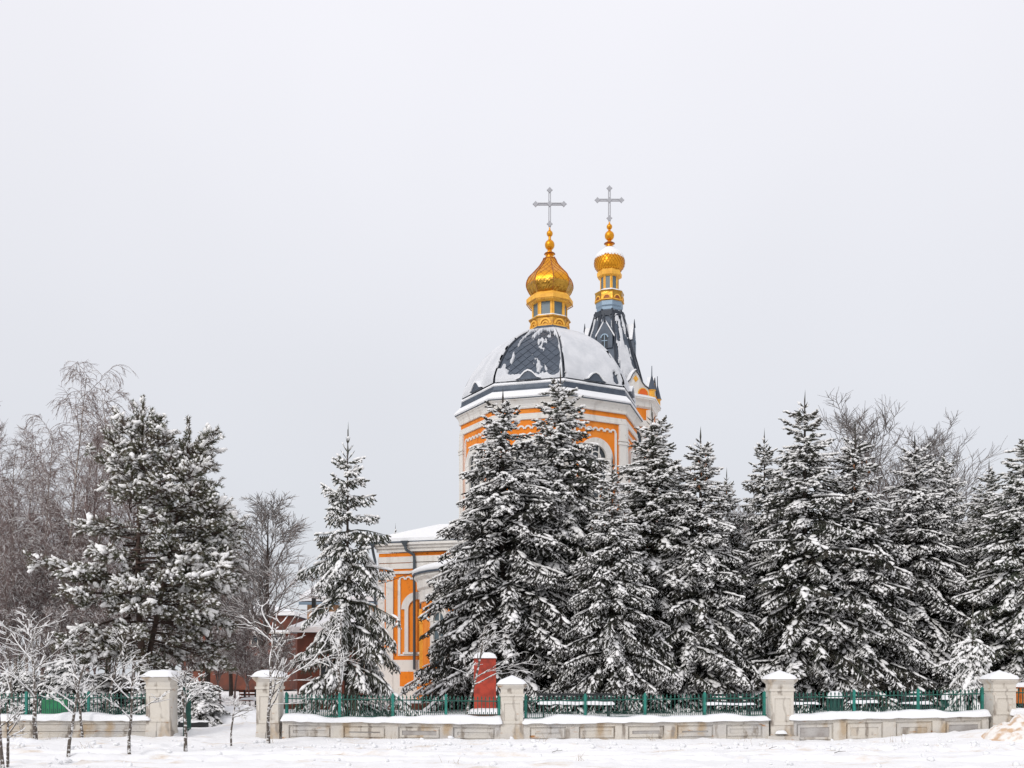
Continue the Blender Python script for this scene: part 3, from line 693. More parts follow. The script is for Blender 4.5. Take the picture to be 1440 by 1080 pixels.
# spire
SP = [(58, 572), (48, 540), (40, 512), (29.5, 476), (20.5, 446), (18.5, 440)]
spire = MB().lathe([(tr(r), tz(z)) for r, z in SP], 8, V8).build('spire', M['roof'], tower)
for k in range(8):
    a = V8 + k * pi / 4
    MB().tube([((tr(r) + .02) * sin(a), -(tr(r) + .02) * cos(a), tz(z)) for r, z in SP], .075, 6).build('rib', M['rib'], spire)
    a = k * pi / 4
    # snow on the spire faces, torn along its edges
    n = 40; U, Vv = np.meshgrid(np.linspace(-.9, .9, n), np.linspace(.02, .92, n))
    r = np.interp(Vv * 5, range(6), [p[0] for p in SP]) * kT; zp = np.interp(Vv * 5, range(6), [p[1] for p in SP])
    bare = {0: .03, 1: -.16, 2: .05, 7: .05}.get(k, 0)
    m_ = -.03 - bare + .9 * (fbm(U * 2.4 + k * 9, Vv * 9 + k, 4) - .5) - .22 * sst(.75, .9, np.abs(U))
    off = .01 + .07 * sst(0, .15, m_)
    ap = r * cos(pi / 8) + off; hw = r * sin(pi / 8)
    P = np.stack([ap * sin(a) + U * hw * cos(a), -ap * cos(a) + U * hw * sin(a), Z_(zp, TY) - TB + off * .3], -1)
    idx = np.arange(n * n).reshape(n, n); ok = m_ > 0
    fq = np.stack([idx[:-1, :-1], idx[:-1, 1:], idx[1:, 1:], idx[1:, :-1]], -1).reshape(-1, 4)
    kp = (ok[:-1, :-1] & ok[:-1, 1:] & ok[1:, 1:] & ok[1:, :-1]).reshape(-1)
    if kp.any(): link('snow_patch', npmesh('spire_snow', P.reshape(-1, 3), [fq[kp]], True, M['roof_snow']), spire)['kind'] = 'stuff'
    # blind arches under the collar
    fr = Frame((apo(tr(21.5)) * sin(a), -apo(tr(21.5)) * cos(a)), a); mb = MB()
    fr.arch(mb, 0, tz(455), .24, .34, -.25, .10, n=8); fr.poly(mb, [(-.36, tz(448)), (-.36, tz(443)), (.36, tz(443)), (.36, tz(448)), (.2, tz(450.5)), (0, tz(449)), (-.2, tz(450.5))][::-1], -.2, .06)
    mb.build('blind_arch', M['rib'], spire)
for k in (0, 2, 4, 6):                            # gabled dormers
    a = k * pi / 4; R = tr(30) ; fr = Frame((R * sin(a), -R * cos(a)), a)
    mb = MB(); hw = .52; fr.poly(mb, [(-hw, tz(500)), (hw, tz(500)), (hw, tz(482)), (0, tz(462)), (-hw, tz(482))], -1.0, .28)
    d = mb.build('dormer', M['roof'], tower)
    mb = MB(); fr.box(mb, -.2, .2, tz(499), tz(486), .2, .30); fr.arch(mb, 0, tz(486), 0, .2, .2, .30); mb.build('window_glass', M['glass'], d)
    mb = MB(); fr.box(mb, -.02, .02, tz(499), tz(482), .3, .32); fr.box(mb, -.2, .2, tz(490.5), tz(489.5), .3, .318); fr.arch(mb, 0, tz(486), .2, .27, .2, .33)
    mb.build('window_frame', M['roof_pale'], d)
    mb = MB()
    for s in (-1, 1):
        fr.poly(mb, [(0, tz(462)), (s * (hw + .1), tz(484)), (s * (hw + .12), tz(481.5)), (0, tz(458.5))][::s], -1.0, .22)
    mb.build('snow_cover', M['snow'], d)
    mb = MB().tube([fr.p(0, .26, tz(464)), fr.p(0, .26, tz(458)), fr.p(0, .26, tz(452))], [.09, .05, .015], 6); mb.build('spike', M['rib'], d)
# collar, gallery, lantern, onion
MB().lathe([(tr(17.5), tz(441)), (tr(18.2), tz(440)), (tr(18.2), tz(436)), (tr(19.4), tz(434)), (tr(19.4), tz(428)), (tr(18), tz(427))], 8, V8).build('collar', M['roof_pale'], tower)
ga = MB().lathe([(tr(19.5), tz(428)), (tr(20.3), tz(426.5)), (tr(20.3), tz(416)), (tr(21.2), tz(414)), (tr(20), tz(413))], 8, V8).build('arched_gallery', M['gold_dark'], tower)
for k in range(8):
    a = k * pi / 4; R = apo(tr(20.3)); fr = Frame((R * sin(a), -R * cos(a)), a); mb = MB()
    fr.arch(mb, 0, tz(425), .19, .27, 0, .05, n=10); fr.box(mb, -.37, .37, tz(427), tz(425.6), 0, .05); mb.build('arch_trim', M['gold_paint'], ga)
    mb = MB(); fr.arch(mb, 0, tz(425), .0, .19, 0, .02, n=10); mb.build('arch_recess', M['bronze'], ga)
MB().lathe([(tr(20.5), tz(413.6)), (tr(20.5), tz(412.8)), (tr(13), tz(409)), (tr(10), tz(408.6))], 8, V8).build('ledge_snow', M['snow'], tower, True)
la = MB().lathe([(tr(12.3), tz(413)), (tr(12.3), tz(390))], 8, V8).build('lantern', M['gold_dull'], tower)
for k in range(8):
    a = k * pi / 4; R = apo(tr(12.3)); fr = Frame((R * sin(a), -R * cos(a)), a)
    mb = MB(); fr.box(mb, -.145, .145, tz(411), tz(391.5), 0, .02); mb.build('window_glass', M['lglass'], la)
    for s in (-1, 1):
        mb = MB(); fr.box(mb, *sorted((s * .15, s * .23)), tz(412), tz(391), 0, .05); mb.build('pilaster', M['gold_paint'], la)
MB().lathe([(tr(13), tz(392)), (tr(17.5), tz(390.5)), (tr(18), tz(386)), (tr(16), tz(382)), (tr(15), tz(381.5))], 8, V8).build('cupola_cornice', M['gold_paint'], tower)
o2 = smooth_prof(np.array([(15, 382), (19.5, 377.5), (21.4, 371), (20, 363.5), (15, 357.5), (9, 353.5), (6.5, 351)]), 25)
on2 = MB().lathe([(tr(r), tz(z)) for r, z in o2], 20, 0).build('cupola', M['gold'], tower, True)
mb = MB()                                         # overlapping scales of the little cupola
for j in range(9):
    v = (j + .5) / 9 * .62; t = v * 24; i = int(t); f = t - i; r = tr(o2[i, 0] * (1 - f) + o2[i + 1, 0] * f); z = tz(o2[i, 1] * (1 - f) + o2[i + 1, 1] * f)
    for q in range(28):
        a = 2 * pi * (q + .5 * (j % 2)) / 28; da = 2 * pi / 28 * .5
        pts = []
        for aa, dz, dr_ in ((a - da, .06, .004), (a, -.10, .05), (a + da, .06, .004), (a, .16, .0)):
            zz_ = z + dz; pyv = HZ - (zz_ + TB - H0) / kT
            rr = tr(float(np.interp(-pyv, -o2[:, 1], o2[:, 0]))) + dr_
            pts.append((rr * sin(aa), -rr * cos(aa), zz_))
        mb.add(pts, [(0, 1, 2, 3)])
t_ = mb.build('scale', M['gold'], on2); t_['kind'] = 'stuff'
ns = 28; vs = []; fs = []
for j in range(7):
    for i in range(ns):
        a = 2 * pi * i / ns; lim = 363.5 + 3.2 * float(vn(i * .9, 4.)) 
        pyv = 350.5 + (lim - 350.5) * j / 6
        rr = tr(float(np.interp(-pyv, -o2[::1, 1], o2[::1, 0]))) + (.07 * (1 - (j / 6) ** 3) if j < 6 else .0)
        vs.append((rr * sin(a), -rr * cos(a), tz(pyv) + (.06 if j < 5 else 0)))
for j in range(6):
    for i in range(ns): fs.append((j * ns + (i + 1) % ns, j * ns + i, (j + 1) * ns + i, (j + 1) * ns + (i + 1) % ns))
MB().add(vs, fs).build('snow_cover', M['snow'], on2, True)
f2 = finial(tower, kT, tz, [(6.5, 351.5), (7.2, 350), (7.2, 348.5), (4.6, 347), (4.4, 345), (6.7, 343.5), (6.7, 342), (3.4, 340.5), (2.8, 338.8)] + [(max(6.7 * sin(pi * j / 10), 2.2), 331.6 + 6.9 * cos(pi * j / 10)) for j in range(1, 10)] + [(1.8, 324.2), (1.8, 323.2)] + [(max(4.0 * sin(pi * j / 8), 1.3), 319 + 4.1 * cos(pi * j / 8)) for j in range(1, 8)] + [(1., 313), (.8, 310)])
MB().lathe([(kT * 6.4, tz(343.9)), (kT * 7.8, tz(342.8)), (kT * 6.4, tz(341.8))], 16).build('ring', M['bronze'], f2)
MB().lathe([(kT * 6.6, tz(350.3)), (kT * 8.2, tz(349.2)), (kT * 6.6, tz(348.2))], 16).build('ring', M['bronze'], f2)
cr = cross(tower, kT, tz, 0, 261.5, 281.5, 311, 20.5); cr.rotation_euler = (0, 0, radians(16))

# ------------------------------------------------------------------ buildings farther back
def house(name, label, x0, x1, y0, y1, zb, ze, zr, m, cat='house', ridge_x=True, ov=.4, snow=.35):
    t = thing(name, label, cat, ((x0 + x1) / 2, (y0 + y1) / 2, zb))
    hx, hy = (x1 - x0) / 2, (y1 - y0) / 2
    MB().box(-hx, hx, -hy, hy, 0, ze - zb).build('wall', m, t)
    rf = MB().add([(-hx - ov, -hy - ov, ze - zb), (hx + ov, -hy - ov, ze - zb), (hx + ov, hy + ov, ze - zb), (-hx - ov, hy + ov, ze - zb), (-hx * .45, 0, zr - zb), (hx * .45, 0, zr - zb)],
             [(3, 2, 1, 0), (0, 1, 5, 4), (1, 2, 5), (2, 3, 4, 5), (3, 0, 4)]).build('roof', M['roof'], t)
    e = ov + .05; a = ze - zb + .02; b = zr - zb
    MB().add([(-hx - e, -hy - e, a), (hx + e, -hy - e, a), (hx + e, hy + e, a), (-hx - e, hy + e, a)] + [(-hx - e, -hy - e, a + snow), (hx + e, -hy - e, a + snow), (hx + e, hy + e, a + snow), (-hx - e, hy + e, a + snow), (-hx * .45, 0, b + snow), (hx * .45, 0, b + snow)],
             [(0, 1, 5, 4), (1, 2, 6, 5), (2, 3, 7, 6), (3, 0, 4, 7), (4, 5, 9, 8), (5, 6, 9), (6, 7, 8, 9), (7, 4, 8)]).build('snow_cover', M['snow'], rf)
    return t, hx, hy
def win(t, x, y, z, w_, h_, m=None):
    f = MB(); b_ = .08
    f.box(x - w_ / 2 - b_, x + w_ / 2 + b_, y - .06, y, z - b_, z); f.box(x - w_ / 2 - b_, x + w_ / 2 + b_, y - .06, y, z + h_, z + h_ + b_)
    f.box(x - w_ / 2 - b_, x - w_ / 2, y - .06, y, z, z + h_); f.box(x + w_ / 2, x + w_ / 2 + b_, y - .06, y, z, z + h_); f.box(x - .03, x + .03, y - .05, y, z, z + h_)
    o = f.build('window', M['white'], t)
    MB().box(x - w_ / 2, x + w_ / 2, y - .02, y + .02, z, z + h_).build('pane', M['glass'], o)
h1, hx, hy = house('brick_building', 'long red brick building with a snowy ledge, far behind the gate opening', X_(255, 90), X_(408, 90), 90, 100, .5, Z_(866, 90), Z_(852, 90), M['brick'], 'building')
led = MB().box(-hx - .05, hx + .05, -hy - .5, -hy, Z_(891, 90) - .5, Z_(889, 90) - .5).build('ledge', M['white'], h1)
snow_strip('snow_cover', -hx, hx, -hy - .26, .3, Z_(889, 90) - .5, .2, led)
for i in range(5):
    for zz_ in (2.0, 4.0): win(h1, -hx + 1.2 + i * 1.75, -hy, zz_ - .3, 1.0, 1.1)
h2, hx, hy = house('annex_house', 'tan brick building under a broad white snowy roof, beside the church behind the lone spruce', X_(432, 76), X_(528, 76), 76, 86, .5, Z_(846, 76), Z_(795, 76), M['tan'], 'building')
MB().box(-hx - .5, hx + .5, -hy - .52, -hy - .4, Z_(851, 76) - .5, Z_(847, 76) - .5).build('gutter', M['roof_pale'], h2)
for i in range(4): win(h2, -hx + 1 + i * 1.5, -hy, 3.6, .8, 1.1)
h3, hx, hy = house('shed', 'low outbuilding with snow-covered roof below the tan brick building', X_(418, 66), X_(528, 66), 66, 72, .5, Z_(890, 66), Z_(864, 66), M['brick'], 'shed')
MB().box(-hx + .4, -hx + .65, -.4, -.1, 3.4, 6.2).build('chimney', M['black'], h3)
win(h3, hx - .7, -hy, 1.2, .7, .9); win(h3, -.6, -hy, 1.2, .7, .9)

tag(MB().tube([at(440, 840, 62), at(500, 829, 58), at(545, 818, 54), at(590, 802, 51.5), at(640, 790, 50)], .018, 5).build('power_cable', M['black']), 'thin black cable sagging across the orange church wall', 'cable')

# ------------------------------------------------------------------ boundary wall, pillars, railings
PIL = [228, 380, 720, 1096, 1405]
PILLAB = ['cream gate pillar on the left side of the gate opening, snow heaped on its cap',
          'cream gate pillar on the right side of the gate opening, behind a snowy sapling',
          'cream wall pillar with neat snow pyramid beside the red slab',
          'cream wall pillar with pyramid cap and stepped foot, between the two long wall panels on the right',
          'cream wall pillar with snowy cap next to the dirty snow heap']
PW = .30
for i, (p, lab) in enumerate(zip(PIL, PILLAB)):
    xc = X_(p, WY + .3)
    top = {0: .955, 1: .95, 2: .955, 3: .94, 4: .945}[i]
    ztop = Z_({0: 951, 1: 951, 2: 961, 3: 954, 4: 954}[i], WY + .3)
    zb = gz(xc, WY - .4) - .15
    t = thing('gate_pillar' if i < 2 else 'wall_pillar', lab, 'pillar', (xc, WY + .28, zb), group='pillars of the boundary wall')
    h = ztop - zb; pw = PW + (.02 if i in (0,) else 0)
    sh = MB().box(-pw, pw, -pw, pw, 0, h - .16).build('shaft', M['plaster'], t)
    MB().box(-pw - .03, pw + .03, -pw - .03, pw + .03, h - .34, h - .27).build('neck_moulding', M['plaster'], t)
    MB().taper(0, 0, pw, pw, h - .16, pw + .09, pw + .09, h - .06).box(-pw - .09, pw + .09, -pw - .09, pw + .09, h - .06, h).build('cap', M['plaster'], t)
    mb = MB()                                     # raised border round a sunk panel
    z0, z1 = .55, h - .45
    if i < 2: mb.box(-pw + .0, pw, -pw - .02, -pw, .62, .64).box(-.05, -.035, -pw - .012, -pw, .1, .62)
    mb.box(-pw + .01, -pw + .09, -pw - .025, -pw, z0, z1).box(pw - .09, pw - .01, -pw - .025, -pw, z0, z1).box(-pw + .09, pw - .09, -pw - .025, -pw, z1 - .08, z1).box(-pw + .09, pw - .09, -pw - .025, -pw, z0, z0 + .08)
    mb.build('panel_border', M['plaster'], t)
    mb = MB().box(-pw - .012, pw + .012, -pw - .012, pw + .012, 0, .30)
    if i == 3: mb.taper(0, 0, pw + .13, pw + .13, 0, pw + .11, pw + .11, .26)
    mb.build('foot', M['plaster'], t)
    if i == 0 or i == 1:
        s_ = snow_lump('snow_cap', 0, 0, h, pw + .14, pw + .14, .19, t, i + 1)
    else:
        q = pw + .10; n = 9; vs = []
        u = np.linspace(-1, 1, n); A, B = np.meshgrid(u, u); rr = np.maximum(np.abs(A), np.abs(B))
        Zs = h + np.where(rr > .99, -.02, .045 + .185 * (1 - rr) + .02 * (fbm(A * 3 + i, B * 3, 2) - .5))
        idx = (np.arange(n - 1)[:, None] * n + np.arange(n - 1)[None, :]).ravel()
        link('snow_cap', npmesh('snow_cap', np.stack([A * (q + .02), B * (q + .02), Zs], -1).reshape(-1, 3), [np.stack([idx, idx + 1, idx + n + 1, idx + n], 1)], True, M['snow']), t)
    if i in (3,): snow_lump('foot_snow', -.05, -pw - .06, .34, .16, .09, .09, t, 4, False)

def coping_z(px): return Z_(np.interp(px, [0, 240, 400, 700, 1080, 1400, 1500], [1012, 1012, 1013, 1017, 1012, 1006, 1004]), WY)
picket_me = None
bays = [(-60, 211, 3, 'whole stretch of low cream wall left of the gate opening'),
        (397, 705, 4, 'low cream panelled wall between the gate and the red slab'),
        (736, 1081, 5, 'long low cream panelled wall with rust stains in the middle right'),
        (1111, 1390, 4, 'low cream wall with grey sunk panels at the right, benches behind'),
        (1421, 1560, 2, 'short end piece of low wall behind the dirty snow heap')]
FENLAB = ['green iron railing on the wall left of the gate, partly hidden by saplings',
          'green iron railing between the gate and the red slab, under the lone spruce',
          'green iron railing on the middle right wall below the dense spruces',
          'green iron railing in front of the benches and bins at the right',
          'short green iron railing beyond the last pillar, orange tub behind']
pk = MB(); pk.box(-.009, .009, -.009, .009, 0, .60); pk.taper(0, 0, .009, .009, .60, .022, .006, .635).taper(0, 0, .022, .006, .635, .002, .002, .70)
pkm = bpy.data.meshes.new('picket'); pkm.from_pydata(pk.v, [], pk.f); pkm.materials.append(M['green'])
sk = MB(); sk.box(-.007, .007, -.007, .007, 0, .2).taper(0, 0, .007, .007, .2, .016, .005, .225).taper(0, 0, .016, .005, .225, .002, .002, .26)
skm = bpy.data.meshes.new('short_spear'); skm.from_pydata(sk.v, [], sk.f); skm.materials.append(M['green'])
for bi, (p0, p1, npan, lab) in enumerate(bays):
    x0, x1 = X_(p0, WY), X_(p1, WY); xm = (x0 + x1) / 2; hw = (x1 - x0) / 2
    zc = coping_z((p0 + p1) / 2); slope = (coping_z(p1) - coping_z(p0)) / (x1 - x0)
    zb = min(gz(x0, WY - .2), gz(x1, WY - .2), gz(xm, WY - .2)) - .2
    t = thing('boundary_wall', lab, 'wall', (xm, WY, zb), group='stretches of the boundary wall')
    h = zc - zb
    def sh_(mb): mb.v = [(x, y, z + (slope * x if z > .2 else 0)) for x, y, z in mb.v]; return mb
    sh_(MB().box(-hw, hw, .04, .42, 0, h - .05)).build('wall_body', M['plaster'], t)
    sh_(MB().box(-hw, hw, -.05, .50, h - .05, h)).build('coping', M['plaster'], t)
    sh_(MB().box(-hw, hw, .0, .04, h - .12, h - .05)).build('top_moulding', M['plaster'], t)
    s_ = snow_strip('snow_cap', -hw - .03, hw + .03, .22, .335, h, .19, t, dx=.06, seed=bi + 1)
    me = s_.data; co = np.zeros(len(me.vertices) * 3, np.float32); me.vertices.foreach_get('co', co); co = co.reshape(-1, 3); co[:, 2] += slope * co[:, 0]; me.vertices.foreach_set('co', co.ravel())
    pitch = 2 * hw / npan
    if bi == 0: sh_(MB().box(-hw, hw, .0, .04, h - .30, h - .26).box(-hw, hw, -.01, .04, 0, .34)).build('base_moulding', M['plaster'], t)
    for k in range(npan + 1 if bi else 0):
        xx = -hw + k * pitch
        a_, b_ = max(xx - .17, -hw), min(xx + .17, hw)
        sh_(MB().box(a_, b_, -.015, .04, .0, h - .12)).build('pilaster', M['plaster'], t)
    for k in range(npan):
        a_, b_ = -hw + k * pitch + .17 + .04, -hw + (k + 1) * pitch - .17 - .04
        z0, z1 = max(.06, .28), h - .17
        z0 = zb * 0 + (.0 - zb) * 0 + .26
        if bi == 0: continue
        fr_ = MB(); q = .06 + .02 * ((k * 7 + bi) % 3)
        fr_.box(a_, a_ + q, .005, .04, z0, z1).box(b_ - q, b_, .005, .04, z0, z1).box(a_ + q, b_ - q, .005, .04, z1 - q, z1).box(a_ + q, b_ - q, .005, .04, z0, z0 + q)
        sh_(fr_).build('panel_frame', M['plaster'], t)
        sh_(MB().box(a_ + q, b_ - q, .03, .06, z0 + q, z1 - q)).build('panel', M['panel'] if (k * 5 + bi * 3) % 4 < 2 else M['plaster'], t)
    # railing on top
    ft = thing('iron_railing', FENLAB[bi], 'railing', (xm, WY + .24, zc), group='green railings on the boundary wall')
    def zs(x): return slope * x
    for rz_ in (.10, .56):
        MB().add([(-hw, -.012, rz_ + zs(-hw)), (hw, -.012, rz_ + zs(hw)), (hw, .012, rz_ + zs(hw)), (-hw, .012, rz_ + zs(-hw)), (-hw, -.012, rz_ + .03 + zs(-hw)), (hw, -.012, rz_ + .03 + zs(hw)), (hw, .012, rz_ + .03 + zs(hw)), (-hw, .012, rz_ + .03 + zs(-hw))],
                 [(0, 3, 2, 1), (4, 5, 6, 7), (0, 1, 5, 4), (1, 2, 6, 5), (2, 3, 7, 6), (3, 0, 4, 7)]).build('rail', M['green'], ft)
    npost = max(2, int(round(2 * hw / 1.58)) + 1)
    for k in range(npost):
        x = -hw + .06 + (2 * hw - .12) * k / (npost - 1)
        MB().box(x - .033, x + .033, -.033, .033, zs(x) - .02, zs(x) + .72).taper(x, 0, .033, .033, zs(x) + .72, .005, .005, zs(x) + .76).build('post', M['teal'], ft)
    npk = int(2 * hw / .105)
    for k in range(1, npk):
        x = -hw + 2 * hw * k / npk
        link('picket', pkm, ft, loc=(x, 0, zs(x) + .01 + random.uniform(-.006, .006)))
        link('short_spear', skm, ft, loc=(x + hw / npk, 0, zs(x) + .03))

# open gate leaf, swung inwards beside the left gate pillar
t = thing('gate_leaf', 'green iron gate leaf standing open behind the left gate pillar', 'gate', (GX0 + .08, WY + .55, gz(GX0 + .15, WY + .5)), radians(99))
MB().box(-.03, .03, -.03, .03, -.25, 1.35).build('post', M['dgreen'], t)
for z in (.18, 1.1): MB().box(.03, 1.25, -.014, .014, z, z + .035).build('rail', M['green'], t)
for k in range(11): MB().box(.10 + k * .11, .118 + k * .11, -.009, .009, .1, 1.25).build('picket', M['green'], t)

# ------------------------------------------------------------------ things in the churchyard
def zin(px, Y): return gz(X_(px, Y), Y)
Y = 36.5; t = thing('red_slab', 'upright dark red painted slab with snow on top, right of the sapling', 'memorial slab', (X_(682, Y), Y, zin(682, Y) - .05))
hh = Z_(925, Y) - t.location.z; hw = 15.5 / F * Y
MB().box(-hw, hw, -.14, .14, .22, hh).build('slab', M['red'], t)
MB().box(-hw - .02, hw + .02, -.16, .16, .22, .34).build('foot_band', M['red'], t)
MB().box(-hw - .22, hw + .28, -.4, .3, 0, .22).build('base', M['brown'], t)
snow_lump('snow_cap', 0, 0, hh, hw + .04, .2, .2, t, 3); snow_lump('base_snow', .03, -.05, .22, hw + .3, .4, .2, t, 6)

def bed(p0, p1, Y, lab, h=.32):
    x0, x1 = X_(p0, Y), X_(p1, Y); z0 = zin((p0 + p1) / 2, Y) - .05
    t = thing('raised_bed', lab, 'raised bed', ((x0 + x1) / 2, Y, z0), group='low brown raised beds in the churchyard'); hw = (x1 - x0) / 2
    n = max(3, int(2 * hw / .62))
    for k in range(n):
        a = -hw + 2 * hw * k / n
        MB().box(a + .012, a + 2 * hw / n - .012, -.06 + random.uniform(-.01, .01), .02, 0, h + random.uniform(-.02, .02)).build('board', M['brown'], t)
    MB().box(-hw, hw, .03, 1.0, 0, h - .05).build('soil', M['bark'], t)
    snow_strip('snow_cover', -hw, hw, .5, .55, h - .06, .16, t, seed=p0)
bed(545, 640, 42, 'low brown edged bed with snow on top, left of the red slab'); bed(735, 772, 42, 'short brown edged bed just right of the pillar near the red slab'); bed(398, 470, 43, 'brown edged bed behind the railing beneath the lone spruce')

def bench(px, Y, lab, wdt=1.5, rz=0., m=None, first=[None]):
    t = thing('park_bench', lab, 'bench', (X_(px, Y), Y, zin(px, Y)), rz, group='benches in the churchyard'); hw = wdt / 2
    m = m or M['black']
    for k in range(3): MB().box(-hw, hw, -.25 + k * .16, -.12 + k * .16, .43, .465).build('seat_slat', m, t)
    for k in range(3): MB().add([(x, .25 + .03 * k + d, z) for z in (.50 + k * .12, .58 + k * .12) for x, d in ((-hw, 0), (hw, 0), (hw, .03), (-hw, .03))],
                                [(0, 3, 2, 1), (4, 5, 6, 7), (0, 1, 5, 4), (1, 2, 6, 5), (2, 3, 7, 6), (3, 0, 4, 7)]).build('back_slat', m, t)
    for s in (-1, 1):
        x = s * (hw - .2)
        MB().box(x - .03, x + .03, -.24, -.18, 0, .43).box(x - .028, x + .028, -.24, .2, .38, .428).tube([(x, .2, 0), (x, .24, .5), (x, .32, .82)], .03, 6).build('leg', M['black'], t)
    snow_strip('snow_cover', -hw, hw, -.02, .24, .47, .10, t, seed=px)
bench(1130, 36, 'black slatted bench behind the railing, nearest the pillar with stepped foot', 1.0)
bench(1213, 36, 'black slatted bench behind the railing between two spruce trunks at the right', .95)
bench(1288, 36.5, 'black slatted bench behind the railing partly hidden by a green bin', 1.0)
bench(810, 36, 'long dark slatted bench behind the middle right railing', 2.6)
bench(1025, 35.5, 'dark slatted bench at the right end of the middle right railing', 1.7)
bench(352, 40, 'red-brown slatted bench seen through the gate opening', .8, .3, M['brown'])

def bin_(px, Y, lab, w0, w1, h):
    t = thing('litter_bin', lab, 'bin', (X_(px, Y), Y, zin(px, Y)), group='green bins in the churchyard')
    MB().lathe([(w0, .08), (w1, h - .05), (w1 + .02, h - .05), (w1 + .02, h), (w1 - .03, h)], 14).build('bucket', M['dgreen'], t, True, 40)
    for s in (-1, 1): MB().box(s * (w1 + .03) - .02, s * (w1 + .03) + .02, -.03, .03, 0, h).build('leg', M['green'], t)
    snow_lump('snow_cap', 0, 0, h - .02, w1 + .08, w1 + .08, .24, t, px, False)
bin_(1174, 37, 'dark green bin with thick snow cap beside a railing post', .17, .2, .66); bin_(1287, 37.5, 'wide green bin with snow cap in front of the bench', .19, .22, .62); bin_(1336, 37, 'green tapered bin with snow cap near the last pillar', .15, .22, .62)
t = thing('orange_tub', 'orange slatted tub beyond the last pillar, behind the short railing', 'tub', (X_(1443, 35), 35, zin(1443, 35)))
for k in range(16):
    a = 2 * pi * k / 16; r0, r1 = .30, .42
    z0, z1 = .55, 1.12
    p = lambda r, z, q: (r * sin(a + q), -r * cos(a + q), z)
    MB().add([p(r0, z0, -.16), p(r0, z0, .16), p(r0 - .03, z0, .16), p(r0 - .03, z0, -.16), p(r1, z1, -.17), p(r1, z1, .17), p(r1 - .03, z1, .17), p(r1 - .03, z1, -.17)],
             [(0, 3, 2, 1), (4, 5, 6, 7), (0, 1, 5, 4), (1, 2, 6, 5), (2, 3, 7, 6), (3, 0, 4, 7)]).build('slat', M['board'], t)
MB().lathe([(.12, 0), (.12, .55), (.3, .57)], 10).build('stand', M['brown'], t); snow_lump('snow_cap', 0, 0, 1.1, .42, .42, .15, t, 8, False)
t = thing('green_panel', 'bright green sheet panel behind the left railing and saplings', 'panel', (X_(77, 31), 31, gz(X_(77, 31), 31)))
MB().box(-.36, .36, -.02, .02, .1, .74).build('sheet', M['bgreen'], t)
for s in (-1, 1): MB().box(s * .33 - .03, s * .33 + .03, .02, .07, 0, .8).build('post', M['dgreen'], t)
t = thing('fallen_beam', 'short black beam lying in the snow just inside the gate', 'beam', (X_(272, 31), 31, gz(X_(272, 31), 31) + .12), radians(8))
MB().box(-.42, .42, -.07, .07, -.12, .05).build('beam', M['black'], t); snow_strip('snow_cover', -.36, .44, 0, .085, .05, .05, t, seed=4)

tag(mound('snow_heap', X_(1462, 27.0), 27.0, 1.55, 1.1, .62, M['dirt_snow'], 3), 'heap of dirty ochre snow against the last pillar', kind='structure')
tag(mound('snow_bank', X_(315, 33), 33.2, 1.9, 1.5, .62, M['snow'], 6), 'bank of shovelled clean snow just inside the gate', kind='structure')
tag(mound('snow_bank', X_(35, 27.2), 27.0, .7, .4, .16, M['snow'], 9), 'small lump of snow at the foot of the left wall', kind='structure')

# ------------------------------------------------------------------ vegetation: geometry kernels
def nrm(a): return a / (np.linalg.norm(a, axis=-1, keepdims=True) + 1e-9)
def basis(d):
    up = np.where(np.abs(d[:, 2:3]) < .95, np.array([[0, 0, 1.]]), np.array([[1., 0, 0]]))
    a = nrm(np.cross(d, up)); return a, np.cross(a, d)
def spindles(p0, p1, r, n=3, flat=1., mid=.4, rng=None):
    """closed spindle from p0 to p1, thickest at mid"""
    N = len(p0); d = nrm(p1 - p0); a, b = basis(d)
    V = np.zeros((N, n + 2, 3)); V[:, 0] = p0; V[:, n + 1] = p1; c_ = p0 + (p1 - p0) * mid
    ph = rng.random(N) * 6.28 if rng is not None else np.zeros(N)
    for k in range(n):
        q = ph + 2 * pi * k / n
        V[:, 1 + k] = c_ + r[:, None] * (np.cos(q)[:, None] * a + np.sin(q)[:, None] * b * flat)
    o = (np.arange(N) * (n + 2))[:, None]
    f = []
    for k in range(n):
        f.append(np.concatenate([o, o + 1 + k, o + 1 + (k + 1) % n], 1)); f.append(np.concatenate([o + n + 1, o + 1 + (k + 1) % n, o + 1 + k], 1))
    return V.reshape(-1, 3), np.concatenate(f)
def tubes_(p0, p1, r0, r1, n=3):
    N = len(p0); d = nrm(p1 - p0); a, b = basis(d); V = np.zeros((N, 2 * n, 3))
    for k in range(n):
        q = 2 * pi * k / n; e = cos(q) * a + sin(q) * b
        V[:, k] = p0 + r0[:, None] * e; V[:, n + k] = p1 + r1[:, None] * e
    o = (np.arange(N) * 2 * n)[:, None]
    f = [np.concatenate([o + k, o + (k + 1) % n, o + n + (k + 1) % n, o + n + k], 1) for k in range(n)]
    return V.reshape(-1, 3), np.concatenate(f)
_ph = (1 + 5 ** .5) / 2
ICO = nrm(np.array([(-1, _ph, 0), (1, _ph, 0), (-1, -_ph, 0), (1, -_ph, 0), (0, -1, _ph), (0, 1, _ph), (0, -1, -_ph), (0, 1, -_ph), (_ph, 0, -1), (_ph, 0, 1), (-_ph, 0, -1), (-_ph, 0, 1)], float))
ICF = np.array([(0, 11, 5), (0, 5, 1), (0, 1, 7), (0, 7, 10), (0, 10, 11), (1, 5, 9), (5, 11, 4), (11, 10, 2), (10, 7, 6), (7, 1, 8), (3, 9, 4), (3, 4, 2), (3, 2, 6), (3, 6, 8), (3, 8, 9), (4, 9, 5), (2, 4, 11), (6, 2, 10), (8, 6, 7), (9, 8, 1)])
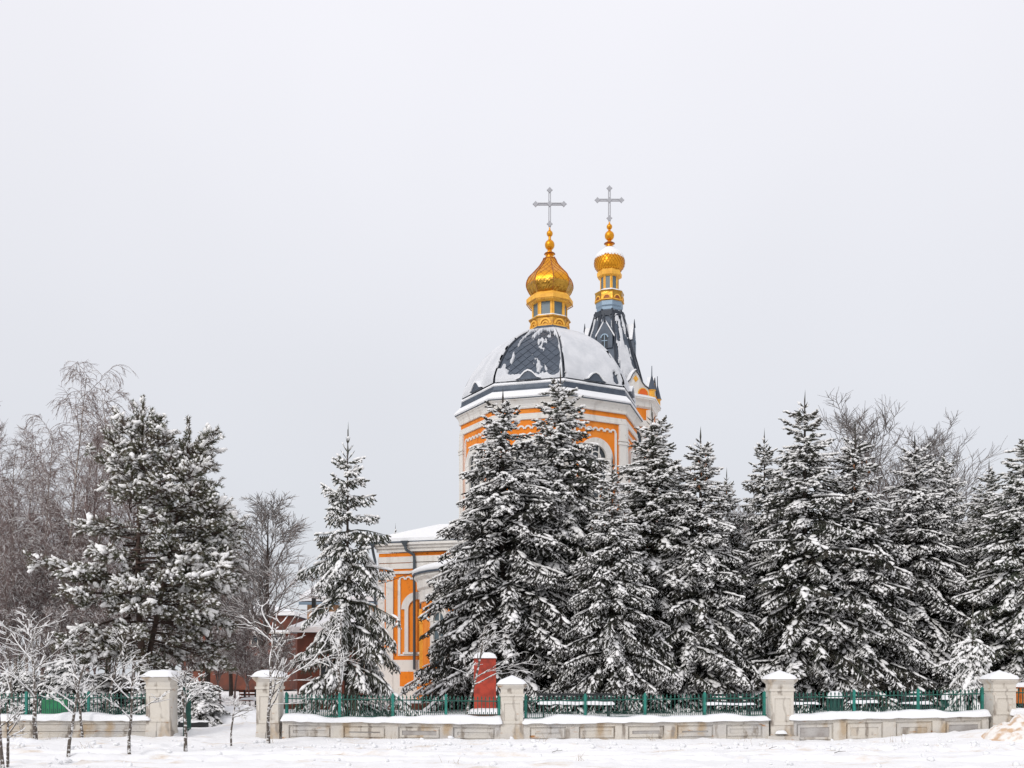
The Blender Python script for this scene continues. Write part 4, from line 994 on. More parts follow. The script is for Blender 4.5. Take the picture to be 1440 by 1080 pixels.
def lumps(p, d, rl, rw, rh, rng, jit=.18):
    """knobbly ellipsoids: length rl along d, width rw, height rh"""
    N = len(p); d = nrm(d); a, b = basis(d)
    J = ICO[None] * (1 + jit * (rng.random((N, 12, 1)) * 2 - 1))
    V = p[:, None] + J[:, :, 0:1] * (rl[:, None] * d)[:, None] + J[:, :, 1:2] * (rw[:, None] * a)[:, None] + J[:, :, 2:3] * (rh[:, None] * b)[:, None]
    return V.reshape(-1, 3), (ICF[None] + (np.arange(N) * 12)[:, None, None]).reshape(-1, 3)
OCT = np.array([(1, 0, 0), (-1, 0, 0), (0, 1, 0), (0, -1, 0), (0, 0, 1), (0, 0, -1)], float)
OCF = np.array([(0, 2, 4), (2, 1, 4), (1, 3, 4), (3, 0, 4), (2, 0, 5), (1, 2, 5), (3, 1, 5), (0, 3, 5)])
def octs(p, d, rl, rw, rh, rng):
    N = len(p); d = nrm(d); a, b = basis(d); J = OCT[None] * (1 + .3 * (rng.random((N, 6, 1)) * 2 - 1))
    V = p[:, None] + J[:, :, 0:1] * (rl[:, None] * d)[:, None] + J[:, :, 1:2] * (rw[:, None] * a)[:, None] + J[:, :, 2:3] * (rh[:, None] * b)[:, None]
    return V.reshape(-1, 3), (OCF[None] + (np.arange(N) * 6)[:, None, None]).reshape(-1, 3)
class Acc:
    def __init__(s): s.V = []; s.F = []; s.n = 0
    def add(s, VF):
        V, Fq = VF; s.V.append(V); s.F.append(Fq + s.n); s.n += len(V)
    def mesh(s, name, m, smooth=False):
        by = {}
        for f in s.F: by.setdefault(f.shape[1], []).append(f)
        return npmesh(name, np.concatenate(s.V), [np.concatenate(x) for x in by.values()], smooth, m)
UP = np.array([0, 0, 1.])

def spruce(seed, H=12., R=2.9, spacing=.30, per=(6, 9), twig=.092, snow=.8, tier=0., cones=False, low=.35, fat=1., ragged=.35, power=.85, clump=.30):
    rng = np.random.default_rng(seed)
    fol, sno, con = Acc(), Acc(), Acc()
    wood0, wood1, wr0, wr1 = [], [], [], []
    T0, T1, TR, S0, S1, SR = [], [], [], [], [], []
    LP, LD, Ll, Lw, Lh = [], [], [], [], []
    z = low; az = rng.random() * 6.28
    while z < H - 1.05:
        t = z / H; n = rng.integers(*per) if t < .8 else rng.integers(4, 6)
        sect = rng.random() * 6.28
        for k in range(n):
            az += 2.39996 + rng.normal(0, .2)
            zb = z + rng.uniform(-.12, .12)
            Lb = R * (1 - t) ** power * float(np.interp(t, [.55, .75, .9, 1], [1, .9, .66, .5])) * (1 - ragged * .5 + ragged * rng.random()) + .07
            Lb *= 1 + .10 * math.sin(az * 2 + seed)  # lobed outline
            if tier: Lb *= 1 + tier * math.sin(z * 5.4 + seed)
            if rng.random() < .07: Lb *= 1.22
            if t < .07: Lb *= .88
            a = np.interp(t, [0, .3, .6, .8, .95], [.14, .14, .18, .36, .75]) + rng.normal(0, .12)
            b = np.interp(t, [0, .5, .8, 1], [-.66, -.60, -.30, .0]) + rng.normal(0, .10); up = np.interp(t, [0, .7, 1], [.10, .10, .05])
            dh = np.array([cos(az), sin(az), 0]); lat = np.array([-sin(az), cos(az), 0])
            base = np.array([0, 0, zb])
            def pos(s): s = s[:, None]; return base + dh * Lb * s + UP * Lb * (a * s + b * s * s + up * s ** 4)
            def tan(s): s = s[:, None]; return nrm(dh + UP * (a + 2 * b * s + 4 * up * s ** 3))
            sg = np.linspace(0, 1, 5); P = pos(sg)
            wood0.append(P[:-1]); wood1.append(P[1:]); rr = (.012 + .014 * Lb) * (1 - .85 * sg); wr0.append(rr[:-1]); wr1.append(rr[1:])
            load = snow * np.clip(rng.normal(.85, .25), .25, 1.2) * float(np.interp(t, [.4, .8], [1, 1.25]))
            nt = max(4, int(Lb * .9 / twig)); s = np.repeat(np.linspace(.16, .97, nt), 2) + rng.uniform(-.5, .5, nt * 2) * .6 / nt
            s = np.clip(s, .06, 1); side = np.tile([1., -1.], nt)
            hang = np.interp(t, [0, .55, .8, .95], [1.05, .9, .45, .0]) * rng.uniform(.4, 1.6, nt * 2) * rng.uniform(.6, 1.4)
            d = nrm(tan(s) * rng.uniform(.45, .75, (nt * 2, 1)) + lat * (side * rng.uniform(.55, .95, nt * 2))[:, None] - UP * hang[:, None])
            ln = (.14 + .46 * np.clip(1 - s, 0, 1) ** .45 * np.clip(s * 3.2, 0, 1) * min(1, Lb / 1.4)) * rng.uniform(.65, 1.25, nt * 2)
            p = pos(s)
            # tip shoots
            tp = pos(np.array([.92, .95, .96])); td = nrm(tan(np.array([.98, .98, .98])) + np.array([[0, 0, 0], *(lat * .35, -lat * .35)]))
            p = np.concatenate([p, tp]); d = np.concatenate([d, td]); ln = np.concatenate([ln, [.26, .2, .2]]); s = np.concatenate([s, [1, 1, 1]])
            q = p + d * ln[:, None]; q[:, 2] -= .12 * ln * (1 - t)
            T0.append(p); T1.append(q); TR.append(np.full(len(p), .034 * fat))
            on_ = rng.random(len(p)) < load * np.clip(.55 + .6 * s, 0, 1)
            S0.append((p + (q - p) * .12)[on_]); S1.append((p + (q - p) * .93)[on_]); SR.append((rng.uniform(.75, 1.25, on_.sum()) * .034 * fat))
            # side sprays
            for fr_, sd in ((.4, 1), (.6, -1), (.8, 1)):
                m_ = ln > .20; pp = p[m_] + (q - p)[m_] * fr_
                sl = nrm(np.cross(d[m_], UP)); dd = nrm(d[m_] * .75 + sl * sd * .7 - UP * (rng.uniform(.1, .7, m_.sum()) * (1 - t))[:, None])
                l2 = ln[m_] * rng.uniform(.3, .55, m_.sum())
                qq = pp + dd * l2[:, None]; T0.append(pp); T1.append(qq); TR.append(np.full(len(pp), .027 * fat))
                o2_ = rng.random(len(pp)) < load * .75
                S0.append((pp + (qq - pp) * .05)[o2_]); S1.append((pp + (qq - pp) * .9)[o2_]); SR.append(rng.uniform(.7, 1.2, o2_.sum()) * .028 * fat)
            # pads of snow along the branch back
            nl = rng.poisson(Lb * 5.2 * load)
            if nl:
                sl = np.clip(rng.beta(2.2, 1.3, nl), .2, 1.); LP.append(pos(sl) + UP * .05 + lat * rng.normal(0, .10, nl)[:, None] * (1.2 - sl)[:, None]); LD.append(tan(sl) + lat * rng.normal(0, .3, nl)[:, None])
                g = rng.uniform(.7, 1.3, nl); Ll.append(.17 * g); Lw.append(.072 * g); Lh.append(.036 * g)
            if cones and .66 < t < .9 and rng.random() < .7:
                nc = rng.integers(1, 4); sc = rng.uniform(.4, .95, nc); cp = pos(sc) - UP * .03
                con.add(spindles(cp, cp - UP * .15 + rng.normal(0, .02, (nc, 3)), np.full(nc, .028), 5))
        z += spacing * rng.uniform(.75, 1.25) * (1 if t < .8 else .75)
    # leader with a few upright shoots
    lp = np.array([[0, 0, H - 1.2], [0, 0, H - .8]]); T0.append(lp); T1.append(np.array([[0, 0, H - .6], [.02, 0, H]])); TR.append(np.array([.045, .030]))
    for zz, ll in ((H - .72, .26), (H - .98, .36), (H - 1.2, .42)):
        for k in range(4):
            q = rng.random() * 6.28; p = np.array([[0, 0, zz]]); T0.append(p); T1.append(p + ll * np.array([[cos(q) * .72, sin(q) * .72, .75]])); TR.append(np.array([.022]))
            if rng.random() < .6: S0.append(p + ll * .2 * np.array([[cos(q) * .72, sin(q) * .72, .7]])); S1.append(T1[-1] * 1.); SR.append(np.array([.016]))
    T0, T1, TR = map(np.concatenate, (T0, T1, TR)); fol.add(spindles(T0, T1, TR * rng.uniform(.8, 1.25, len(TR)), 3, 1., .42, rng))
    fol.add(tubes_(*map(np.concatenate, (wood0, wood1, wr0, wr1)), 3))
    S0, S1, SR = map(np.concatenate, (S0, S1, SR)); SR = SR * .98
    dS = nrm(S1 - S0); nS = nrm(UP - dS * dS[:, 2:3] + nrm(dS * [1, 1, 0]) * .12); offz = (SR * .85)[:, None] * nS
    sno.add(spindles(S0 + offz, S1 + offz * .7, SR, 3, .85, .5))
    pick = rng.random(len(S0)) < clump * np.interp(S0[:, 2] / H, [.4, .75], [1, 2.2])
    g = rng.uniform(.55, 1.35, pick.sum()); f_ = rng.uniform(.3, 1., (pick.sum(), 1))
    sno.add(octs((S0 + (S1 - S0) * f_ + offz * 1.25)[pick] if False else S0[pick] + (S1 - S0)[pick] * f_ + offz[pick] * 1.2, dS[pick], .068 * g * fat, .050 * g * fat, .042 * g * fat, rng))
    if LP: sno.add(lumps(*map(np.concatenate, (LP, LD, Ll, Lw, Lh)), rng))
    tz_ = np.array([0, .12, .3, .6, .85, .97]) * H; tp = np.stack([0 * tz_, 0 * tz_, tz_], 1); trr = np.interp(tz_, [0, .3, H], [.19, .155, .012]) * H / 12
    tk = Acc(); tk.add(tubes_(tp[:-1], tp[1:], trr[:-1], trr[1:], 8))
    return dict(trunk=tk.mesh('trunk', M['bark'], True), crown=fol.mesh('crown', M['needles']), snow_cover=sno.mesh('snow_cover', M['tree_snow'], True), cones=con.mesh('cones', M['cone']) if con.n else None, H=H, R=R)

def plant(name, label, cat, V, x, y, H, R, rz, group, zg=None, lean=0.):
    z = gz(x, y) if zg is None else zg
    t = thing(name, label, cat, (x, y, z - .03), rz, group); s = R / V['R']; t.scale = (s, s, H / V['H'])
    if lean: t.rotation_euler = (0, lean, rz)
    for k in ('trunk', 'crown', 'snow_cover', 'cones', 'branches'):
        if V.get(k):
            o = link(k, V[k], t)
            if k in ('snow_cover', 'cones') or (k == 'branches' and H < 6): o['kind'] = 'stuff'
    return t

SPV = {'a': spruce(11, snow=.82, power=.82, ragged=.42), 'c': spruce(37, spacing=.31, snow=.85, ragged=.5, power=.82, R=3.3), 
       'e': spruce(83, spacing=.34, per=(6, 8), snow=.8, ragged=.5, power=.88, R=2.8, tier=.1), 'f': spruce(97, snow=.78, ragged=.45, power=.88, R=3.0, cones=True),
       'lone': spruce(59, H=9., R=2.1, spacing=.44, per=(5, 8), tier=.16, snow=.85, ragged=.5, power=.72, low=.55),
       'young': spruce(71, H=3.2, R=.95, spacing=.16, per=(5, 8), snow=1.1, low=.1, ragged=.3, twig=.09)}
SPR = [  # apex px, apex py, depth, radius, variant, spin, label
    (488, 590, 37, 1.85, 'lone', .4, 'lone spruce with open snowy tiers, left of the orange wall'),
    (708, 543, 43, 4.50, 'c', .9, 'broad spruce in front of the left half of the dome, behind the red slab'),
    (787, 512, 44.5, 4.00, 'a', 2.2, 'tallest spruce, its tip in front of the dome just under the gold cupola'),
    (861, 635, 40.5, 2.60, 'f', 1.2, 'shorter slim spruce in front of the arched window at the right of the drum'),
    (921, 566, 44, 3.91, 'a', 3.6, 'tall spruce at the right edge of the church, hiding the tower foot'),
    (985, 598, 43, 3.45, 'f', 5.1, 'spruce with brown cones near its narrow top, second right of the church'),
    (1022, 655, 46, 2.30, 'f', 4.4, 'thin spruce tip showing behind the cone-bearing spruce right of the church'),
    (1078, 600, 45, 2.64, 'e', .3, 'narrow spruce left of the highest spruce in the right-hand row'),
    (1133, 546, 43, 3.79, 'e', 5.5, 'highest spruce of the right-hand row, behind the stepped-foot pillar'),
    (1203, 588, 43.5, 3.56, 'f', 1.9, 'spruce in front of the bare tree at the right'),
    (1285, 606, 45, 3.56, 'c', 4.0, 'spruce just right of the bare tree, its snowy boughs above the benches'),
    (1331, 626, 47, 2.88, 'c', 2.7, 'narrow-tipped spruce behind the small young spruce'),
    (1390, 642, 45, 2.99, 'e', .8, 'spruce behind the last wall pillar'),
    (1440, 600, 43, 3.56, 'a', 2.0, 'spruce cut by the right edge of the view'),
    (1167, 690, 50, 3.22, 'c', 3.1, 'spruce filling the gap behind the highest right-hand spruce'),
    (1250, 720, 51, 3.22, 'a', 1.1, 'spruce in the back row below the bare tree'),
    (955, 720, 50, 2.99, 'f', .2, 'back-row spruce between the two spruces right of the church'),
    (1362, 720, 51, 2.99, 'a', 3.3, 'back-row spruce behind the last pillar and the young spruce'),
    (746, 615, 47, 3.30, 'e', 4.9, 'spruce half hidden between the two spruces in front of the dome'),
    (822, 665, 47, 2.60, 'a', 2.9, 'back-row spruce half hidden behind the slim spruce before the drum window'),
    (680, 660, 46, 2.50, 'f', 1.4, 'spruce tucked behind the left flank of the broad spruce by the red slab'),
    (1055, 740, 47, 2.9, 'f', .7, 'spruce in the gap left of the narrow spruce, behind the stepped-foot pillar'),
    (1412, 700, 49, 2.8, 'c', 4.3, 'back-row spruce between the last two spruces at the right edge'),
    (1310, 700, 50, 2.8, 'a', 5.0, 'back-row spruce right of the bare treetop, above the tapered bin'),
    (1048, 790, 50, 2.76, 'c', 5.8, 'low back-row spruce in the dip left of the right-hand row')]
for px, py, Y, R, v, rz, lab in SPR:
    x = X_(px, Y); zg = gz(x, Y)
    plant('spruce_tree', lab, 'spruce', SPV[v], x, Y, Z_(py, Y) - zg, R, rz, 'snowy spruces in the churchyard', lean=.012 * math.sin(px * 1.7))
plant('spruce_tree', 'far small dark spruce top showing above the snowy roof left of the church', 'spruce', SPV['e'], X_(556, 110), 110, Z_(730, 110) - .7, 2.9, 1., 'distant trees')
for px, py, Y, R, rz, lab in ((1368, 838, 33.5, .80, .5, 'small young spruce thick with snow beside the last pillar'),
                              (283, 925, 32, .85, 1.4, 'low bushy young spruce bowed with snow inside the gate'),
                              (95, 880, 34, 1.15, 2.2, 'snow-plastered young spruce behind the left saplings'),
                              (232, 905, 35, 1.2, 4.1, 'young spruce under the pine, just behind the left gate pillar'),
                              (150, 915, 38, 1.3, 5.2, 'young spruce left of the pine trunks behind the railing'),
                              (28, 905, 34, 1.1, 3.3, 'young spruce behind the railing at the far left edge')):
    x = X_(px, Y); zg = gz(x, Y); plant('young_spruce', lab, 'spruce', SPV['young'], x, Y, Z_(py, Y) - zg, R, rz, 'young spruces')

# --- pine
def pine(seed, H=10.6):
    rng = np.random.default_rng(seed); ned, sno, wd, tk = Acc(), Acc(), Acc(), Acc()
    OP, OD = [], []
    N0, N1, NW = [], [], []; LP, LD, Ll, Lw, Lh = [], [], [], [], []; W0, W1, A0, A1 = [], [], [], []
    def tuft(p, d, ln=.30, n=30, snowp=.6):
        d = d / np.linalg.norm(d); s = rng.random(n) * .9 + .1
        dd = nrm(d[None] * .8 + nrm(rng.normal(size=(n, 3))) * .75)
        b = p[None] + d[None] * (ln * s)[:, None]; N0.append(b); N1.append(b + dd * rng.uniform(.10, .16, n)[:, None]); NW.append(np.full(n, .0085))
        W0.append(p[None]); W1.append((p + d * ln)[None]); A0.append(np.array([.012])); A1.append(np.array([.008]))
        for _ in range(2): q0 = p + d * ln * rng.random() + UP * .03 + rng.normal(0, .05, 3); OP.append(q0); OD.append(d)
        if rng.random() < snowp:
            g = rng.uniform(.35, .85) if rng.random() < .82 else rng.uniform(.9, 1.5); LP.append((p + d * ln * .55 + UP * .055)[None]); LD.append((d - UP * .2)[None]); Ll.append([.20 * g]); Lw.append([.085 * g]); Lh.append([.06 * g])
            if rng.random() < .45:
                LP.append((p + d * ln * .9 + UP * .02 + rng.normal(0, .06, 3))[None]); LD.append((d - UP * .7)[None]); Ll.append([.15 * g]); Lw.append([.07 * g]); Lh.append([.06 * g])
    trunks = [([(0.25, 0, 0), (.1, 0, 2.5), (-.05, .05, 5), (.05, 0, 8), (.15, 0, H)], .16), ([(-.1, .25, 0), (.25, .3, 2.2), (.8, .1, 4.6), (1.35, 0, 7.2), (1.72, 0, H - .75)], .13)]
    for ti, (pts, r) in enumerate(trunks):
        P = smooth_prof(np.array(pts, float), 15); rr = r * np.linspace(1, .16, 15); tk.add(tubes_(P[:-1], P[1:], rr[:-1], rr[1:], 8))
        zlist = np.arange(2.2, P[-1, 2] - .45, .092)
        for z in zlist:
            o = np.array([np.interp(z, P[:, 2], P[:, 0]), np.interp(z, P[:, 2], P[:, 1]), z]); t = z / H
            env = np.interp(z, [2.2, 3.2, 4.2, 6, 8, 9.4, H], [2.3, 3.3, 3.7, 3.1, 1.95, 1.05, .25])
            az = rng.random() * 6.28
            if ti == 1: az = rng.normal(0, 1.5)
            Lb = env * rng.uniform(.5, 1.12) * (1 if ti == 0 else .75)
            dh = np.array([cos(az), sin(az), 0]); el = np.interp(t, [.2, .5, .8, 1], [-.02, .15, .5, 1.0]) + rng.normal(0, .1)
            droop = np.interp(t, [.2, .6, 1], [-.38, -.22, .05]); lat = np.array([-sin(az), cos(az), 0])
            s = np.linspace(0, 1, 7); C = o + dh * (Lb * s)[:, None] + UP * (Lb * (el * s + droop * s * s + .12 * s ** 4))[:, None] + lat * (.15 * Lb * np.sin(s * 3 + az))[:, None]
            rr = .035 * (Lb / 2.5) * (1 - .75 * s); W0.append(C[:-1]); W1.append(C[1:]); A0.append(rr[:-1]); A1.append(rr[1:])
            ns = int(7 + Lb * 8)
            for q in range(ns):
                f = rng.uniform(.22, 1) if t > .35 else rng.uniform(.42, 1); i = min(int(f * 6), 5); p = C[i] + (C[i + 1] - C[i]) * (f * 6 - i); T = C[i + 1] - C[i]; T /= np.linalg.norm(T)
                sd = rng.choice([-1, 1]); d = T * .7 + lat * sd * rng.uniform(.2, 1.) + UP * rng.uniform(-.25, .45)
                d /= np.linalg.norm(d); l = rng.uniform(.12, .5) * (1.15 - f * .5); e = p + d * l
                W0.append(p[None]); W1.append(e[None]); A0.append(np.array([.012])); A1.append(np.array([.009]))
                low = t < .40 and rng.random() < .30
                if low:                          # dead bare twigs low down
                    for _ in range(4): ee = e + nrm(rng.normal(size=3)) * .25; W0.append(e[None]); W1.append(ee[None]); A0.append(np.array([.007])); A1.append(np.array([.004]))
                    continue
                for _ in range(rng.integers(1, 4)): tuft(e, d + rng.normal(0, .4, 3) + UP * .1, rng.uniform(.2, .34), 28, .24 + .35 * (f > .8) * (t > .4))
            if t < .9 and rng.random() < .5:     # heavy snow load bowing the branch end
                e = C[-1]; nb = rng.integers(2, 5)
                for _ in range(nb):
                    LP.append((e - dh * rng.uniform(0, .45) + lat * rng.normal(0, .15) + UP * rng.uniform(.02, .12))[None]); LD.append((dh * .8 + lat * rng.normal(0, .4) - UP * rng.uniform(.2, .9))[None]); g = rng.uniform(.7, 1.3); Ll.append([.19 * g]); Lw.append([.085 * g]); Lh.append([.065 * g])
        for zc_, lc in ((.05, .34), (.32, .36), (.6, .3)): tuft(P[-1] + UP * zc_, np.array([.03, .0, 1.]), lc, 60, .12); W0.append((P[-1] + UP * (zc_ - .1))[None]); W1.append((P[-1] + UP * (zc_ + .3))[None]); A0.append(np.array([.022])); A1.append(np.array([.018]))
        for k in range(7):                       # upright candles at the leaders
            q = rng.random() * 6.28; el = 1.0 if k else .1; z0 = P[-1] + UP * (rng.uniform(-.7, .0) if k else .15)
            d = np.array([cos(q) * .5 * (k > 0), sin(q) * .5 * (k > 0), 1.]); e = z0 + d * .45
            W0.append(z0[None]); W1.append(e[None]); A0.append(np.array([.02])); A1.append(np.array([.014])); tuft(e - d * .1, d, .38, 70, .1); tuft(z0 + d * .05, d, .34, 40, .3)
    N0, N1, NW = map(np.concatenate, (N0, N1, NW)); a_, b_ = basis(nrm(N1 - N0)); q_ = rng.random((len(N0), 1)) * 6.28; sd_ = (np.cos(q_) * a_ + np.sin(q_) * b_) * NW[:, None] * 1.25; md_ = N0 + (N1 - N0) * .4
    ned.add((np.stack([N0, md_ + sd_, N1, md_ - sd_], 1).reshape(-1, 3), np.arange(len(N0) * 4).reshape(-1, 4)))   # each needle a thin blade
    wd.add(tubes_(*map(np.concatenate, (W0, W1, A0, A1)), 4))
    sno.add(lumps(*map(np.concatenate, (LP, LD, Ll, Lw, Lh)), rng, .2))
    g = rng.uniform(.5, 1.5, len(OP)); sno.add(octs(np.array(OP), np.array(OD), .075 * g, .04 * g, .03 * g, rng))
    return dict(trunk=tk.mesh('trunk', M['pine_bark'], True), branches=wd.mesh('branches', M['pine_bark']), crown=ned.mesh('crown', M['pine_needles']), snow_cover=sno.mesh('snow_cover', M['tree_snow'], True), H=float(max(v[:, 2].max() for v in ned.V)), R=3.)
PV = pine(5); x = X_(195, 37); plant('pine_tree', 'big bushy two-stemmed pine loaded with clumps of snow, left of the gate', 'pine', PV, x, 37, Z_(552, 37) - gz(x, 37), 3., 0, None)

# --- bare trees
def bare(seed, H, mt, mb_, n1=26, n2=8, n3=6, spread=.42, ang=.8, weep=0., rt=.11, snowp=.5, trunk_wob=.03, l1=.34, tw=.010, first=.22, up=.12, srad=.8, fork=0):
    rng = np.random.default_rng(seed); seg = {0: [], 1: []}; sn0, sn1, sr0, sr1 = [], [], [], []
    def walk(p, d, Ln, r0, r1, n, wob, grav, lvl):
        pts = [p]; d = np.array(d, float); d /= np.linalg.norm(d)
        for i in range(n):
            d = d + rng.normal(0, wob, 3) + UP * (grav if lvl != 1 else up * (1 - i / n) - weep * 1.25 * (i / n) ** 1.5); d /= np.linalg.norm(d); q = pts[-1] + d * Ln / n
            ra = r0 + (r1 - r0) * i / n; rb = r0 + (r1 - r0) * (i + 1) / n
            seg[0 if lvl == 0 else 1].append((pts[-1], q, ra, rb))
            if lvl > 0 and abs(d[2]) < .9 and rng.random() < snowp:
                sn0.append(pts[-1] + UP * ra * .8); sn1.append(q + UP * rb * .8); sr0.append(ra * srad + .004); sr1.append(rb * srad + .004)
            pts.append(q)
        return pts
    def dirn(T, a):
        T = T / np.linalg.norm(T); v = np.cross(T, rng.normal(size=3)); v /= np.linalg.norm(v); return T * cos(a) + v * sin(a)
    def pick(pts, f): i = min(int(f * (len(pts) - 1)), len(pts) - 2); g = f * (len(pts) - 1) - i; return pts[i] + (pts[i + 1] - pts[i]) * g, pts[i + 1] - pts[i]
    stems = []
    if fork:
        t0 = walk(np.zeros(3), (rng.normal(0, .05), rng.normal(0, .05), 1), H * .3, rt, rt * .8, 4, .03, 0, 0)
        for k in range(fork): stems.append((walk(t0[-1], dirn(UP, .25 + .15 * rng.random()), H * .7, rt * .6, .012, 9, .06, .05, 0), .05, .7))
    else: stems.append((walk(np.zeros(3), (rng.normal(0, .03), rng.normal(0, .03), 1), H, rt, .012, 12, trunk_wob, .01, 0), first, 1.))
    for pts, f0, sc in stems:
        for a in range(int(n1 * (1 if not fork else 1.2 / fork))):
            f = f0 + (1 - f0) * (a + rng.random()) / (n1 if not fork else n1 * 1.2 / fork); f = min(f, .98); p, T = pick(pts, f)
            Ln = H * l1 * sc * (1 - .75 * (f - f0) / (1 - f0)) * rng.uniform(.7, 1.2); r = max(.013, rt * .42 * (1 - f) + .008)
            b1 = walk(p, dirn(T, ang * rng.uniform(.7, 1.25)), Ln, r, .008, 6, .10, up - weep * .35, 1)
            for b in range(n2):
                g = rng.uniform(.2, 1); p2, T2 = pick(b1, min(g, .99))
                b2 = walk(p2, dirn(T2, rng.uniform(.4, .95)), (Ln * rng.uniform(.22, .5) * (1.2 - .5 * g) + (.5 if weep > .3 else 0)), max(tw * 1.1, r * .35), tw * .7, 4, .12, up * (.7 if weep < .3 else .1) - weep * 1.1, 2)
                for c_ in range(n3):
                    p3, T3 = pick(b2, rng.uniform(.2, .99)); walk(p3, dirn(T3, rng.uniform(.35, .8)), Ln * rng.uniform(.10, .24) + .06, tw * .8, tw * .45, 3 if weep else 2, .1, up * .5 - weep * .9, 3)
    def mk(lst, n, nm, m):
        a = [np.array([s[i] for s in lst]) for i in range(4)]; A = Acc(); A.add(tubes_(*a, n)); return A.mesh(nm, m, n > 4)
    out = dict(trunk=mk(seg[0], 8, 'trunk', mt), branches=mk(seg[1], 3, 'branches', mb_), H=max(float(q[1][2]) for q in seg[0] + seg[1]), R=1.)
    out['branches'].name = 'branches'
    if sn0:
        A = Acc(); A.add(tubes_(np.array(sn0), np.array(sn1), np.array(sr0), np.array(sr1), 3)); out['snow_cover'] = A.mesh('snow_cover', M['tree_snow'])
    return out
BV = {'weep': bare(101, 16, M['birch_bark'], M['birch_twig'], 30, 11, 6, weep=.42, ang=.7, l1=.34, snowp=.22, up=.22),
      'birch': bare(107, 15, M['birch_bark'], M['birch_twig'], 32, 9, 8, weep=.14, ang=.6, l1=.30, snowp=.28, up=.12),
      'thin': bare(113, 14, M['twig'], M['birch_twig'], 36, 10, 8, ang=.55, l1=.25, snowp=.28, up=.15, rt=.09),
      'round': bare(127, 10, M['bark'], M['grey_twig'], 44, 9, 8, ang=.62, l1=.40, snowp=.3, up=.07, rt=.15, first=.22, fork=0, tw=.012),
      'broad': bare(131, 14, M['bark'], M['grey_twig'], 40, 9, 6, ang=.5, l1=.44, snowp=.12, up=.10, rt=.2, first=.25, tw=.012),
      'bush': bare(137, 5, M['twig'], M['birch_twig'], 40, 10, 8, ang=.7, l1=.46, snowp=.4, up=.10, rt=.05, first=.05, fork=4)}
BT = [(58, 575, 54, 'weep', 1.1, 2.2, 'second weeping birch just left of the highest birch'),
      (122, 560, 60, 'birch', 1.1, 4.4, 'bare birch between the weeping birch and the pine top'),
      (22, 610, 49, 'birch', 1.1, 5.6, 'bushy birch at the left edge in front of the upright bare tree'),
      (90, 500, 50, 'weep', 1.0, .3, 'weeping birch with arching bare twigs standing highest at the left'),
      (150, 530, 55, 'birch', 1.0, 2., 'slim bare birch just behind the pine top'),
      (185, 545, 58, 'thin', 1., 1.2, 'thin bare tree close behind the pine, right of the weeping birch'),
      (8, 560, 52, 'thin', 1., 4.1, 'upright bare tree at the left edge'),
      (-22, 540, 56, 'birch', 1., .9, 'bare birch half cut off by the left edge'),
      (38, 590, 60, 'birch', 1., 3.3, 'bare birch between the left edge tree and the weeping birch'),
      (120, 600, 48, 'thin', .9, 5.2, 'bare tree in the thicket below the weeping birch'),
      (62, 640, 46, 'birch', .9, 2.8, 'low branching birch in front of the weeping birch'),
      (15, 680, 45, 'weep', .9, 4.6, 'small weeping birch low at the left edge'),
      (-35, 640, 47, 'weep', .9, 1.6, 'weeping birch mostly outside the left edge'),
      (292, 690, 62, 'round', 1.15, .5, 'grey bare tree behind the right side of the pine'),
      (365, 684, 56, 'round', 1.35, 2.3, 'rounded bare tree with dark trunk between the pine and the lone spruce'),
      (325, 745, 66, 'round', 1.0, 4.0, 'farther bare tree left of the rounded bare tree'),
      (1245, 538, 62, 'broad', 1.45, 1.0, 'tall bare broad tree rising behind the right-hand spruces'),
      (1300, 585, 66, 'broad', 1.4, 3.0, 'bare tree behind the narrow-tipped spruce at the right'),
      (1052, 705, 64, 'round', 1., 5., 'bare treetop in the dip between the two groups of spruces')]
for px, py, Y, v, w_, rz, lab in BT:
    x = X_(px, Y); zg = gz(x, Y); h = Z_(py, Y) - zg
    plant('birch_tree' if v in ('weep', 'birch') else 'bare_tree', lab, 'birch' if v in ('weep', 'birch') else 'bare tree', BV[v], x, Y, h, w_ * h / BV[v]['H'], rz, 'bare winter trees')
for i, (px, py, Y, s_) in enumerate([(-25, 770, 44, 1.5), (30, 780, 46, 1.5), (75, 750, 49, 1.7), (125, 770, 46, 1.5), (5, 850, 40, 1.2), (60, 850, 41, 1.2), (150, 850, 42, 1.3), (270, 860, 44, 1.2), (310, 880, 48, 1.2), (235, 850, 46, 1.3), (345, 900, 52, 1.1), (110, 700, 56, 2.), (15, 720, 58, 2.), (170, 760, 56, 1.8), (205, 800, 54, 1.8), (140, 830, 50, 1.6), (255, 790, 58, 1.8), (330, 830, 62, 1.6), (352, 880, 43, 1.1), (388, 890, 47, 1.2)]):
    x = X_(px, Y); zg = gz(x, Y); h = Z_(py, Y) - zg
    lab = ['bare brown shrub at the far left edge of the thicket', 'bare brown shrub in the thicket below the left birches', 'bushy bare thicket shrub below the weeping birch', 'bare shrub in the thicket left of the pine foot', 'low snowy shrub behind the left edge saplings', 'low snowy shrub behind the forked sapling at the left', 'snowy shrub between the left saplings and the pine trunk', 'snowy bare shrub right of the pine trunks', 'snowy bare shrub in the gate opening under the pine', 'twiggy shrub directly behind the two pine trunks', 'low shrub in front of the red brick building', 'tall back shrub under the weeping birch', 'tall back shrub at the left edge under the birches', 'tall back shrub behind the pine', 'tall back shrub directly behind the pine trunks', 'shrub deep in the thicket left of the pine trunks', 'tall back shrub right of the pine trunks', 'back shrub before the red brick building, beside the gate', 'twiggy shrub seen in the gate opening near the right gate pillar', 'twiggy shrub behind the right gate pillar'][i]
    plant('bare_shrub', lab, 'shrub', BV['bush'], x, Y, h, s_ * .75, i * 1.7, 'bare shrubs of the left thicket')

